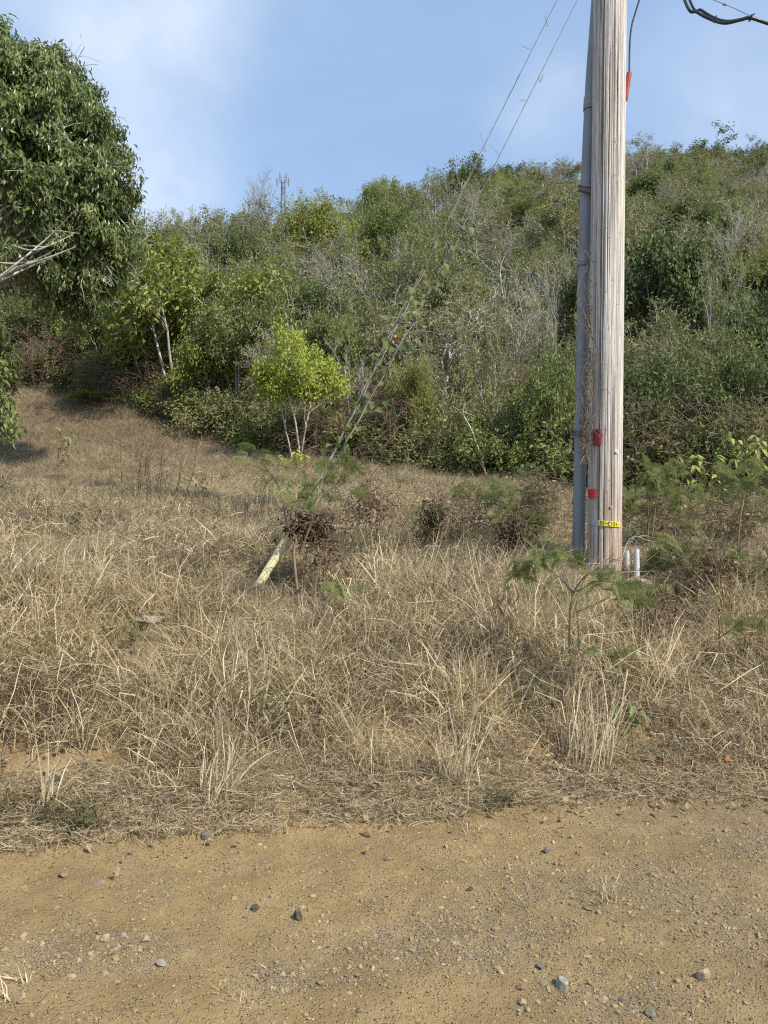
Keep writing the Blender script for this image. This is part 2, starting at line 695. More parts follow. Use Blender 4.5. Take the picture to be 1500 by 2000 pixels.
TPX = np.array([-600, 0, 100, 300, 450, 600, 800, 1000, 1200, 1500, 2000])
TD = np.array([27, 26, 25, 22, 19.8, 17.6, 16.6, 15.0, 13.2, 12.6, 12.5])


def tree_line(a):
    return np.interp(750 + 1500 * np.asarray(a), TPX, TD)


def axis(parts):
    return np.unique(np.round(np.concatenate([np.arange(a, b, s) for a, b, s in parts]), 4))


xs = axis([(-160, -40, 8), (-40, -12, 1.2), (-12, -4, .2), (-4, 4, .03), (4, 12, .2), (12, 40, 1.2), (40, 160.1, 8)])
ys = axis([(-60, -6, 3), (-6, 1, .3), (1, 5.6, .03), (5.6, 9, .08), (9, 30, .35), (30, 90, 1.5), (90, 190.1, 8)])
X, Y = np.meshgrid(xs, ys, indexing='ij')
Z = H(X, Y, True)
nx, ny = X.shape
idx = np.arange(nx * ny).reshape(nx, ny)
F = np.stack([idx[:-1, :-1], idx[1:, :-1], idx[1:, 1:], idx[:-1, 1:]], -1).reshape(-1, 4)
V = np.stack([X, Y, Z], -1).reshape(-1, 3)
S = (Y - edge(X)).reshape(-1)
on_road = S[F].mean(1) < 0
on_road &= (V[F][:, :, 1].mean(1) > -6)
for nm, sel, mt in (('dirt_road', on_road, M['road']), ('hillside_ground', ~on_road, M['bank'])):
    f = F[sel]
    used, inv = np.unique(f, return_inverse=True)
    g = Geo().add(V[used], inv.reshape(-1, 4), 0.5)
    me = g.mesh(nm, True)
    vx, vy = V[used][:, 0], V[used][:, 1]
    a1 = me.attributes.new('bare', 'FLOAT', 'POINT')
    a1.data.foreach_set('value', bare_at(vx, vy).astype(np.float32))
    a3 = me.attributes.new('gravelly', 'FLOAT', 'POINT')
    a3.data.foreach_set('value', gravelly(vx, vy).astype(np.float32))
    a2 = me.attributes.new('woods', 'FLOAT', 'POINT')
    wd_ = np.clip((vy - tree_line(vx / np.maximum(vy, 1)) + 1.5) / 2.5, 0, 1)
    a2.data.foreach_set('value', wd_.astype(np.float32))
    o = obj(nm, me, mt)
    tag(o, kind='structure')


# ------------------------------------------------------------------ scattering of uncountable stuff (geometry nodes)
def scatter(name, variants, P, rot, scl, idx_):
    c = bpy.data.collections.new(name + '_source')
    for i, (me, mt) in enumerate(variants):
        if not me.materials:
            me.materials.append(mt)
        c.objects.link(bpy.data.objects.new('%s_source_%02d' % (name, i), me))
    me = bpy.data.meshes.new(name)
    me.vertices.add(len(P))
    me.vertices.foreach_set('co', np.asarray(P, np.float32).ravel())
    a = me.attributes.new('rot', 'FLOAT_VECTOR', 'POINT')
    a.data.foreach_set('vector', np.asarray(rot, np.float32).ravel())
    a = me.attributes.new('scl', 'FLOAT_VECTOR', 'POINT')
    a.data.foreach_set('vector', np.asarray(scl, np.float32).ravel())
    a = me.attributes.new('pick', 'INT', 'POINT')
    a.data.foreach_set('value', np.asarray(idx_, np.int32).ravel())
    o = bpy.data.objects.new(name, me)
    col.objects.link(o)
    ng = bpy.data.node_groups.new(name + '_scatter', 'GeometryNodeTree')
    ng.interface.new_socket('Geometry', in_out='INPUT', socket_type='NodeSocketGeometry')
    ng.interface.new_socket('Geometry', in_out='OUTPUT', socket_type='NodeSocketGeometry')
    n = ng.nodes.new
    gi = n('NodeGroupInput')
    go = n('NodeGroupOutput')
    ci = n('GeometryNodeCollectionInfo')
    ci.inputs['Collection'].default_value = c
    ci.inputs['Separate Children'].default_value = True
    ci.inputs['Reset Children'].default_value = True
    ip = n('GeometryNodeInstanceOnPoints')

    def na(nm, ty):
        q = n('GeometryNodeInputNamedAttribute')
        q.data_type = ty
        q.inputs['Name'].default_value = nm
        return q.outputs['Attribute']
    er = n('FunctionNodeEulerToRotation')
    lk = ng.links.new
    lk(gi.outputs[0], ip.inputs['Points'])
    lk(ci.outputs[0], ip.inputs['Instance'])
    ip.inputs['Pick Instance'].default_value = True
    lk(na('pick', 'INT'), ip.inputs['Instance Index'])
    lk(na('rot', 'FLOAT_VECTOR'), er.inputs[0])
    lk(er.outputs[0], ip.inputs['Rotation'])
    lk(na('scl', 'FLOAT_VECTOR'), ip.inputs['Scale'])
    lk(ip.outputs[0], go.inputs[0])
    md = o.modifiers.new('scatter', 'NODES')
    md.node_group = ng
    tag(o, kind='stuff')
    return o


def grass_clump(seed, n, spread, hmin, hmax, tilt0, tilt1, bend, wmin, wmax, lean=0.0, kink=.22, tone_pow=1.0, aniso=1.0, lift=0.0, fold=.12):
    r = np.random.default_rng(seed)
    rr = spread * np.sqrt(r.random(n))
    ra = r.uniform(0, 2 * np.pi, n)
    root = np.stack([rr * np.cos(ra), rr * np.sin(ra) * aniso, -.03 + lift * r.random(n) ** 1.3], 1)
    az = np.where(r.random(n) < lean, r.normal(0, .45, n), r.uniform(0, 2 * np.pi, n))
    g = Geo()
    blades(g, r, root, az, r.uniform(tilt0, tilt1, n), r.uniform(hmin, hmax, n), wmin + (wmax - wmin) * r.random(n) ** 1.8,
           r.uniform(.2, 1.0, n) * bend, np.where(r.random(n) < .30, r.random(n) * .3, r.random(n) ** tone_pow), kink=kink, fold=fold)
    return g.mesh('grass_blades')


tufts = [(grass_clump(100 + i, 58, .15, .14, .46, .05, 1.0, 1.7, .0032, .0078, kink=.27, fold=.22), M['straw']) for i in range(6)]
mats = [(grass_clump(120 + i, 70, .27, .14, .46, .65, 1.6, .7, .0032, .0076, .50, .34, lift=.13, fold=.22), M['straw']) for i in range(6)]
greys = [(grass_clump(140 + i, 66, .25, .15, .46, .4, 1.6, .7, .0030, .0068, .2, .34, lift=.10), M['straw_grey']) for i in range(5)]
pales = [(grass_clump(160 + i, 30, .15, .22, .56, .15, 1.1, 1.8, .0040, .0090, .5, .25, fold=.25), M['straw_pale']) for i in range(4)]
thatch = [(grass_clump(170 + i, 70, .29, .10, .38, 1.0, 1.85, .3, .0032, .0074, 0, .38, lift=.24, fold=.22), M['straw']) for i in range(5)]
darks = [(grass_clump(190 + i, 50, .26, .16, .48, .1, 1.5, .7, .0034, .0080, 0, .5, lift=.06), M['dead_stem_shade']) for i in range(4)]  # dead stems, their dark colour doubling as shade in gaps and hollows
kinds = tufts + mats + greys + pales + thatch + darks
I_T, I_M, I_G, I_P, I_H, I_D = np.arange(0, 6), np.arange(6, 12), np.arange(12, 17), np.arange(17, 21), np.arange(21, 26), np.arange(26, 30)


def grass_points(n, x0, x1, y0, y1, r):
    x = r.uniform(x0, x1, n)
    y = r.uniform(y0, y1, n)
    return x, y


r = np.random.default_rng(21)
bx, by, bi, bs = [], [], [], []
# the bank above the road
x, y = grass_points(13500, -6.5, 6.5, 4.0, 9.5, r)
s = y - edge(x)
keep = (s > .14 + .22 * r.random(len(x))) & (bare_at(x, y) < .35 + .3 * r.random(len(x)))
x, y, s = x[keep], y[keep], s[keep]
pt = fbm(x * .9 + 5, y * .9, 3)
p2 = fbm(x * 1.5 + 50, y * 1.5 + 9, 3)
u = r.random(len(x))
n = len(x)
w_t = np.clip(.20 + (pt - .5) * 1.8, .02, .6)
w_d = np.clip(.19 + (p2 - .5) * 1.5, .03, .7)
hol_shade = np.zeros(n)  # shaded hollows: dark clumps stand in for the shadow there
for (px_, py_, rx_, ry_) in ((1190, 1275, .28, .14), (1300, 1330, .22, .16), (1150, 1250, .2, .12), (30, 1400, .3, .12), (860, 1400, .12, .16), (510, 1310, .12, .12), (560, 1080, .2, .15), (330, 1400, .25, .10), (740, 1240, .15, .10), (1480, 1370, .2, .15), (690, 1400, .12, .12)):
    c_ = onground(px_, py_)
    hol_shade = np.maximum(hol_shade, np.exp(-((x - c_[0]) / rx_) ** 2 - ((y - c_[1]) / ry_) ** 2))
w_d = w_d + 3.0 * hol_shade
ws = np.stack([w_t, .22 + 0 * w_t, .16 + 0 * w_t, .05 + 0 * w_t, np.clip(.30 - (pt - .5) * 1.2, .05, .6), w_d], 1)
cs = np.cumsum(ws / ws.sum(1, keepdims=True), 1)
ch = (u[:, None] > cs).sum(1).clip(0, 5)
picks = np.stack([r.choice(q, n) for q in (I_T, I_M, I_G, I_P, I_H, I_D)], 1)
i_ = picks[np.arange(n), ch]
tus = fbm(x * 1.9 + 7, y * 1.9, 3)            # tussocks and hollows
sz = (.45 + .50 * r.random(n)) * np.clip(.58 + s * .45, .5, 1.0) * np.clip(.50 + 1.9 * (tus - .26), .38, 1.35) * (1 - .35 * hol_shade)
for (qx, qy, qr, qm) in ((-.95, 6.05, .55, .42), (2.25, 6.75, .5, .45), (2.3, 6.2, .4, .6), (1.75, 7.1, .45, .55), (-1.74, 5.42, .42, .25)):
    sz = sz * (1 - (1 - qm) * np.exp(-(((x - qx) ** 2 + (y - qy) ** 2) / qr ** 2) ** 2))
bx.append(x), by.append(y), bi.append(i_), bs.append(sz)
x, y = grass_points(8200, -6, 6, 4.2, 7.0, r)
s = y - edge(x)
keep = (s > .28) & (s < 2.4) & (bare_at(x, y) < .3) & (fbm(x * 1.7 + 31, y * 1.2, 3) > .47)
x, y, s = x[keep], y[keep], s[keep]
n = len(x)
i_ = np.where(r.random(n) < .72, r.choice(I_T, n), r.choice(I_P, n))
sz = r.uniform(.85, 1.55, n) * np.clip(.5 + s * .5, .5, 1)
for (qx, qy, qr, qm) in ((-.95, 6.05, .55, .42), (2.3, 6.2, .5, .5), (-1.74, 5.42, .42, .25)):
    sz = sz * (1 - (1 - qm) * np.exp(-(((x - qx) ** 2 + (y - qy) ** 2) / qr ** 2) ** 2))
bx.append(x), by.append(y), bi.append(i_), bs.append(sz)
# the field behind, up to the trees
x, y = grass_points(46000, -22, 16, 9.0, 27, r)
a = x / y
keep = (np.abs(a) < .62) & (y < tree_line(a) + 1.0 + r.normal(0, .8, len(x))) & (r.random(len(x)) < np.clip(1.25 - y / 40, .3, 1))
x, y = x[keep], y[keep]
u = r.random(len(x))
pt = fbm(x * .35, y * .35, 3)
back = np.clip((y - 11) / 9, 0, 1)
pg = np.clip(.2 + back * .55 + (pt - .5) * 1.2, .05, .95)
i_ = np.where(u < pg, r.choice(I_G, len(x)), np.where(u < pg + (1 - pg) * .22, r.choice(I_T, len(x)), np.where(u < pg + (1 - pg) * .6, r.choice(I_M, len(x)), r.choice(I_H, len(x)))))
i_ = np.where(r.random(len(x)) < .07, r.choice(I_D, len(x)), i_)
sz = (.40 + .40 * r.random(len(x))) * (.7 + .6 * fbm(x * .6, y * .6 + 11, 2))
bx.append(x), by.append(y), bi.append(i_), bs.append(sz)
x, y, i_, sz = map(np.concatenate, (bx, by, bi, bs))
rz = np.where(np.isin(i_, I_M), r.normal(-1.1, .8, len(x)) + 2.2 * (fbm(x * .8 + 2, y * .8, 2) - .5), r.uniform(0, 6.28, len(x)))
P = np.stack([x, y, H(x, y)], 1)
rot = np.stack([r.normal(0, .12, len(x)), r.normal(0, .12, len(x)), rz], 1)
hz = sz * r.uniform(.75, 1.2, len(x))
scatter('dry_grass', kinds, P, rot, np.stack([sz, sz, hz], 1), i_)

# small green weeds half hidden in the straw
wv = []
for i in range(4):
    rr_ = np.random.default_rng(330 + i)
    g = Geo()
    n = 70
    pz = rr_.random(n) ** .7
    pos_ = np.stack([rr_.normal(0, .05, n) * (.4 + pz), rr_.normal(0, .05, n) * (.4 + pz), pz * .24], 1)
    leaves(g, pos_, rr_.normal(0, 1, (n, 3)) + [0, 0, .2], rr_.normal(0, .5, (n, 3)) + [0, 0, .9], rr_.uniform(.02, .055, n), rr_.uniform(.008, .022, n), rr_.random(n))
    wv.append((g.mesh('weed_leaves'), (M['weed'], M['leaf_mid'])[i % 2]))
n = 700
x = r.uniform(-9, 7, n)
y = edge(x) + r.uniform(.4, 12, n)
keep = fbm(x * .8 + 90, y * .8, 3) > .52
x, y = x[keep], y[keep]
n = len(x)
sz = r.uniform(.5, 1.4, n)
scatter('ground_weeds', wv, np.stack([x, y, H(x, y)], 1), np.stack([r.normal(0, .25, n), r.normal(0, .25, n), r.uniform(0, 6.28, n)], 1), np.stack([sz] * 3, 1), r.integers(0, 4, n))

# cut straw and thatch lying along the foot of the bank
lit = [(grass_clump(180 + i, 14, .14, .05, .26, 1.3, 1.62, .05, .0030, .0066, 0, .40), (M['straw_grey'], M['straw'])[i % 2]) for i in range(4)]
x = r.uniform(-5, 5, 13000)
s = r.exponential(.28, len(x)) - .22 + .25 * (fbm(x * 1.3, x * 0 + 4, 3) - .5)
y = edge(x) + s
keep = (s < .75) & (r.random(len(x)) < .55 + .9 * (fbm(x * 2.2, y * 2.2, 2) - .25)) & (bare_at(x, y) * (s > .22) < .42) & (s > -.12 + .4 * r.random(len(x)) ** 2)
x, y = x[keep], y[keep]
n = len(x)
rot = np.stack([r.normal(0, .12, n), r.normal(0, .12, n), r.uniform(0, 6.28, n)], 1)
sz = r.uniform(.5, 1.1, n)
scatter('straw_litter', lit, np.stack([x, y, H(x, y) + .035], 1), rot, np.stack([sz, sz, sz * .7], 1), r.integers(0, 4, n))

# curled dead leaves
dl = []
for i in range(5):
    rr_ = np.random.default_rng(300 + i)
    g = Geo()
    leaves(g, np.array([[-.03, 0, 0.0]]), np.array([[1, .1, rr_.normal(.15, .2)]]), np.array([[0, rr_.normal(0, .4), 1.0]]), .07, .034 + .012 * rr_.random(), rr_.random(), rr_.uniform(.1, .5), rr_.uniform(-.2, .4), True)
    dl.append((g.mesh('dead_leaf'), M['dead_leaf']))
x = r.uniform(-4.5, 4.5, 4200)
y = edge(x) + r.normal(.20, .26, len(x))
keep = r.random(len(x)) < .2 + 1.1 * (fbm(x * 1.7 + 9, y * 1.7, 2) - .2)
x, y = x[keep], y[keep]
xa = r.uniform(-14, 9, 2600)
ya = tree_line(xa / 17) + r.normal(.6, 1.3, len(xa))
x, y = np.concatenate([x, xa]), np.concatenate([y, ya])
n = len(x)
rot = np.stack([r.normal(0, .35, n), r.normal(0, .35, n), r.uniform(0, 6.28, n)], 1)
sz = np.where(y < 8, r.uniform(.22, .72, n), r.uniform(.5, 1.25, n))
scatter('leaf_litter', dl, np.stack([x, y, H(x, y) + .03], 1), rot, np.stack([sz] * 3, 1), r.integers(0, 5, n))


# ------------------------------------------------------------------ stones
def ico(sub):
    bm = bmesh.new()
    bmesh.ops.create_icosphere(bm, subdivisions=sub, radius=1)
    v = np.array([q.co[:] for q in bm.verts])
    f = np.array([[q.index for q in p.verts] for p in bm.faces])
    bm.free()
    return v, f


ICO = {k: ico(k) for k in (1, 2, 3, 4)}


def stone_geo(seed, sub=2, cuts=9, flat=.65, rough=.05):
    rr_ = np.random.default_rng(seed)
    v, f = ICO[sub]
    v = v.copy()
    for _ in range(cuts):
        nn = nrm(rr_.normal(size=3))
        d = rr_.uniform(.50, .9)
        q = v @ nn - d
        v = v - np.where(q > 0, q, 0)[:, None] * nn
    v = v * np.array([1, rr_.uniform(.6, .95), flat * rr_.uniform(.75, 1.2)])
    v = v + nrm(v) * (rough * (fbm(v[:, 0] * 3 + seed, v[:, 1] * 3 + v[:, 2] * 2.3, 3) - .5))[:, None]
    return Geo().add(v, f, rr_.random())


def stone_mat(name, lo, hi):
    m, t = new_mat(name)
    k = NT(t)
    o = k.objc()
    f = k.noise(o, 2.2, 6, .65)
    c = k.mix(k.ramp(f, .3, .7), lo, hi)
    c = k.mix(k.ramp(k.noise(o, 9, 4, .7), .55, .7, 0, .5), c, tuple(x * .55 for x in lo))
    f2 = k.noise(o, 14, 4, .7)
    c = k.mix(k.ramp(k.noise(o, 3.1, 4, .6), .45, .7, 0, .6), c, (.30, .225, .125))
    k.out(k.principled(c, .95, .1, k.bump(f2, .6, .05)).outputs[0])
    return m


M['gravel'] = veg('gravel', (.155, .122, .075), (.41, .33, .205), (.26, .19, .095), 0, .85, .2, .9)
M['gravel_grey'] = veg('gravel_grey', (.15, .128, .094), (.42, .365, .27), (.27, .22, .14), 0, .85, .2, .9)
M['st_green'] = stone_mat('st_green', (.36, .36, .275), (.54, .53, .41))
M['st_tan'] = stone_mat('st_tan', (.42, .33, .22), (.60, .50, .36))
M['st_dark'] = stone_mat('st_dark', (.070, .066, .056), (.155, .145, .125))
M['st_grey'] = stone_mat('st_grey', (.19, .175, .140), (.33, .30, .245))
M['st_brown'] = stone_mat('st_brown', (.24, .15, .095), (.40, .27, .18))
M['st_white'] = stone_mat('st_white', (.40, .365, .29), (.54, .49, .40))

peb = []
for i in range(9):
    g = stone_geo(400 + i, 2, 8)
    g.t = [np.full(g.n, (i + .5) / 9)]
    peb.append((g.mesh('pebble'), M['gravel']))
n = 130000
x = r.uniform(-4.2, 4.2, n)
y = r.uniform(1.7, 5.1, n)
s = y - edge(x)
gv = gravelly(x, y)
dens = .10 + .30 * np.clip(fbm(x * 1.3 + 60, y * 2.2, 3) * 2.2 - .7, 0, 1) + .75 * gv
keep = ((s < .1 + .25 * r.random(n)) | (bare_at(x, y) > .3 + .5 * r.random(n))) & (r.random(n) < dens)
x, y = x[keep], y[keep]
n = len(x)
sz = .0024 + .0040 * r.random(n) ** 2 + .012 * (r.random(n) ** 16) + .0055 * (r.random(n) ** 5)
sz = np.where(r.random(n) < .0016, sz + r.uniform(.004, .010, n), sz)
rot = np.stack([r.normal(0, .5, n), r.normal(0, .5, n), r.uniform(0, 6.28, n)], 1)
scatter('gravel', peb, np.stack([x, y, H(x, y, True) - sz * r.uniform(-.15, .45, n)], 1), rot, np.stack([sz] * 3, 1), r.integers(0, 9, n))


# fine grit: little drifts of broken stone pressed into the dirt
grit = []
for i in range(8):
    rr_ = np.random.default_rng(440 + i)
    g = Geo()
    for q in range(70):
        gv_, gf_ = ICO[1]
        v_ = gv_ * rr_.uniform(.55, 1.1, 3) * (.0011 + .0022 * rr_.random() ** 2.2)
        v_ = v_ + rr_.normal(0, .00018, v_.shape)
        ra_, rd_ = rr_.uniform(0, 6.28), .085 * math.sqrt(rr_.random())
        g.add(v_ + [rd_ * math.cos(ra_), rd_ * math.sin(ra_), rr_.uniform(-.0008, .0010)], gf_, rr_.random())
    grit.append((g.mesh('grit'), M['gravel'] if i < 4 else M['gravel_grey']))
n = 9000
x = r.uniform(-4.0, 4.0, n)
y = r.uniform(1.7, 5.0, n)
gv = gravelly(x, y)
keep = (y - edge(x) < .25) & (r.random(n) < .38 + .62 * gv)
x, y, gv = x[keep], y[keep], gv[keep]
n = len(x)
e_ = .02
gx_ = (H(x + e_, y, True) - H(x - e_, y, True)) / (2 * e_)
gy_ = (H(x, y + e_, True) - H(x, y - e_, True)) / (2 * e_)
sz = r.uniform(.7, 1.3, n)
scatter('grit', grit, np.stack([x, y, H(x, y, True) + .001], 1), np.stack([np.arctan(gy_), -np.arctan(gx_), 0 * x], 1), np.stack([sz] * 3, 1), np.where(r.random(n) < .25 + .7 * gv, r.integers(4, 8, n), r.integers(0, 4, n)))


def rock(px, py, wpx, mt, label, seed, name='rock', flat=.65, sink=.3, grp='loose rocks on the dirt road', cat='rock'):
    p = onground(px, py)
    size = wpx / 1500 * p[1] * .70
    o = obj(name, stone_geo(seed, 3, 15, flat), M[mt])
    o.location = (p[0], p[1], p[2] + size * flat * (.72 - sink))
    o.scale = (size,) * 3
    o.rotation_euler = (.1 * math.sin(seed), .12 * math.cos(seed * 2), seed * 1.7)
    return tag(o, label, cat, grp)


rock(1097, 1937, 36, 'st_green', 'pale greenish grey cobble, the biggest loose rock on the dirt road', 1)
rock(1372, 1915, 30, 'st_tan', 'tan angular rock alone on the dark gravel right of the greenish cobble', 2, flat=.8)
rock(583, 1796, 19, 'st_dark', 'blue-black stone, larger of the two dark stones on the tan dirt', 3, flat=.8)
rock(498, 1780, 15, 'st_dark', 'small round blackish stone beside the larger blue-black one', 4, flat=.8)
rock(402, 1637, 22, 'st_grey', 'flat grey stone at the road edge where the dry grass ends', 5, flat=.5)
rock(758, 1681, 16, 'st_brown', 'pinkish brown stone on the bare tan dirt near the verge', 6)
rock(123, 1713, 20, 'st_brown', 'dark purplish brown flat stone on the far left of the road', 7, flat=.5)
rock(187, 1729, 22, 'st_grey', 'bluish grey flat stone sunk in the dirt near the left edge', 8, flat=.35, sink=.5)
rock(718, 1637, 14, 'st_brown', 'round brown pebble at the foot of the bare bank', 9, flat=.8)
rock(1068, 1666, 14, 'st_grey', 'small wedge-shaped grey stone on the tan dirt below the tall tuft', 10, flat=.8)
rock(1018, 1935, 20, 'st_brown', 'brown rough rock just left of the greenish cobble', 11)
rock(1019, 1962, 17, 'st_tan', 'tan stone just below the brown rough rock', 12)
rock(918, 1741, 12, 'st_dark', 'small dark stone alone on the middle of the road', 13, flat=.8)
rock(1057, 1893, 16, 'st_grey', 'smooth grey oval stone above the greenish cobble', 14, flat=.5)
rock(1179, 1959, 18, 'st_tan', 'beige chipped stone right of and below the greenish cobble', 15)
rock(1216, 1957, 15, 'st_grey', 'small light grey stone next to the beige chipped one', 16)
rock(1270, 1990, 22, 'st_grey', 'grey cobble cut off by the bottom of the photo', 17)
rock(1420, 1505, 12, 'st_white', 'small white stone at the foot of the bank beside an orange leaf', 18, flat=.7)
rock(205, 1842, 18, 'st_tan', 'pale tan stone, leftmost of the pair in the grey gravel patch', 19)
rock(242, 1833, 14, 'st_white', 'whitish pebble, rightmost of the pair in the grey gravel patch', 20)
rock(285, 1841, 20, 'st_tan', 'wide pale stone lying right of the grey gravel patch', 21, flat=.5)
rock(315, 1888, 17, 'st_white', 'cream wedge-shaped stone in the lower left of the road', 22, flat=.7)
rock(1100, 1725 + 0, 12, 'st_grey', 'light grey chip of stone beside the dry tuft on the road', 23)
rock(1149, 1778, 14, 'st_brown', 'brown stone at the left foot of the flattened tuft', 24, flat=.8)
rock(46, 1838, 16, 'st_tan', 'pale pebble near the left side of the road', 25)
rock(117, 1527, 14, 'st_white', 'white upright chip on the bare bank', 26, flat=1.0, grp='stones on the bare bank')
rock(88, 1538, 24, 'st_grey', 'grey slab leaning on the bare bank beside the white chip', 27, flat=.4, grp='stones on the bare bank')
rock(185, 1468, 16, 'st_grey', 'grey stone on top of the bare earth mound', 28, flat=.6, grp='stones on the bare bank')
rock(797, 1455, 22, 'st_tan', 'tan clod at the top of the bare slip in the bank', 29, flat=.6, grp='stones on the bare bank')
rock(752, 1508, 18, 'st_white', 'pale grey stone at the bottom of the bare slip in the bank', 30, flat=.7, grp='stones on the bare bank')
rock(835, 1475, 26, 'st_brown', 'brown flat rock in the shade right of the bare slip', 31, flat=.5, grp='stones on the bare bank')


# ------------------------------------------------------------------ trees
def grow(r, stems, levels):
    """stems: list of (p, d, length, radius). levels: dicts n, ang, ratio, rad, trop, wob. -> list of (P, Rd) per level, tips"""
    p = np.array([s_[0] for s_ in stems], float)
    d = nrm(np.array([s_[1] for s_ in stems], float))
    ln = np.array([s_[2] for s_ in stems], float)
    rad = np.array([s_[3] for s_ in stems], float)
    outl = []
    for li, lv in enumerate(levels):
        K = 6
        pts = [p]
        dd = d
        ds = [d]
        for i in range(K - 1):
            dd = nrm(dd + r.normal(0, lv.get('wob', .15), dd.shape) + np.array([0, 0, lv.get('trop', .05)]))
            pts.append(pts[-1] + dd * (ln / (K - 1))[:, None])
            ds.append(dd)
        Pm = np.stack(pts, 1)
        Dm = np.stack(ds, 1)
        tp = np.linspace(1, lv.get('taper', .5), K)
        Rm = rad[:, None] * tp[None]
        outl.append((Pm, Rm, Dm))
        if li == len(levels) - 1:
            break
        nxt = levels[li + 1]
        n = nxt['n']
        m = len(p)
        t = r.uniform(nxt.get('t0', .3), 1.0, (m, n))
        t[:, 0] = 1.0
        ii = np.clip((t * (K - 1)).astype(int), 0, K - 2)
        fr = t * (K - 1) - ii
        mi = np.arange(m)[:, None]
        q = Pm[mi, ii] * (1 - fr[..., None]) + Pm[mi, ii + 1] * fr[..., None]
        dq = Dm[mi, ii]
        rq = Rm[mi, ii]
        perp = r.normal(0, 1, dq.shape)
        perp = perp - (perp * dq).sum(-1, keepdims=True) * dq
        perp = nrm(perp)
        an = r.uniform(nxt['ang'] * .6, nxt['ang'] * 1.3, (m, n))[..., None]
        dn = dq * np.cos(an) + perp * np.sin(an)
        p = q.reshape(-1, 3)
        d = nrm(dn.reshape(-1, 3))
        ln = (ln[:, None] * nxt['ratio'] * r.uniform(.65, 1.25, (m, n)) * (1.15 - .35 * t)).reshape(-1)
        rad = (rq * nxt.get('rad', .6) * r.uniform(.8, 1.1, (m, n))).reshape(-1)
    return outl


def tree_meshes(seed, stems, levels, nleaf, lsize, lwidth, spread, droop=.3, minr=.004, fine=False, leaf_levels=1, clump=.5, sides=(7, 6, 4, 3, 3, 3), up=.9, zcut=0.0):
    r = np.random.default_rng(seed)
    lv = grow(r, stems, levels)
    gt = Geo()
    for i, (Pm, Rm, Dm) in enumerate(lv):
        tubes(gt, Pm, np.maximum(Rm, minr), sides[i], r.random(len(Pm)))
    trunk = gt.mesh('trunk', True)
    crown = None
    if nleaf > 0:
        Pm = np.concatenate([q[0] for q in lv[-leaf_levels:]])
        Dm = np.concatenate([q[2] for q in lv[-leaf_levels:]])
        m = len(Pm)
        wgt = r.gamma(1.0 / clump, clump, m)
        pick = r.choice(m, nleaf, p=wgt / wgt.sum())
        t = r.random(nleaf) ** .7 * 4.99
        ii = t.astype(int)
        fr = (t - ii)[:, None]
        pos = Pm[pick, ii] * (1 - fr) + Pm[pick, ii + 1] * fr + r.normal(0, spread, (nleaf, 3))
        if zcut:
            ok = pos[:, 2] > zcut * pos[:, 2].max() + r.normal(0, .12, nleaf)
            pos, pick, ii = pos[ok], pick[ok], ii[ok]
            nleaf = len(pos)
        d = Dm[pick, ii] * .5 + r.normal(0, .6, (nleaf, 3)) - np.array([0, 0, droop])
        nr = r.normal(0, .45, (nleaf, 3)) + np.array([.25, -.35, up])
        tone = np.clip(r.beta(2, 2, nleaf) * .55 + .45 * r.random(m)[pick], 0, 1)
        gc = Geo()
        leaves(gc, pos, d, nr, lsize * r.uniform(.6, 1.25, nleaf), lwidth * r.uniform(.7, 1.2, nleaf), tone, fine=fine)
        crown = gc.mesh('crown')
    return trunk, crown


def norm_height(tr):
    zs = []
    for me in tr:
        if me is not None:
            a_ = np.empty(len(me.vertices) * 3, np.float32)
            me.vertices.foreach_get('co', a_)
            a_ = a_.reshape(-1, 3)
            zs.append((np.percentile(a_[:, 2], 99.7), np.percentile(np.abs(a_[:, :2]), 96)))
    return max(z for z, _ in zs), max(w_ for _, w_ in zs)


VAR = {}


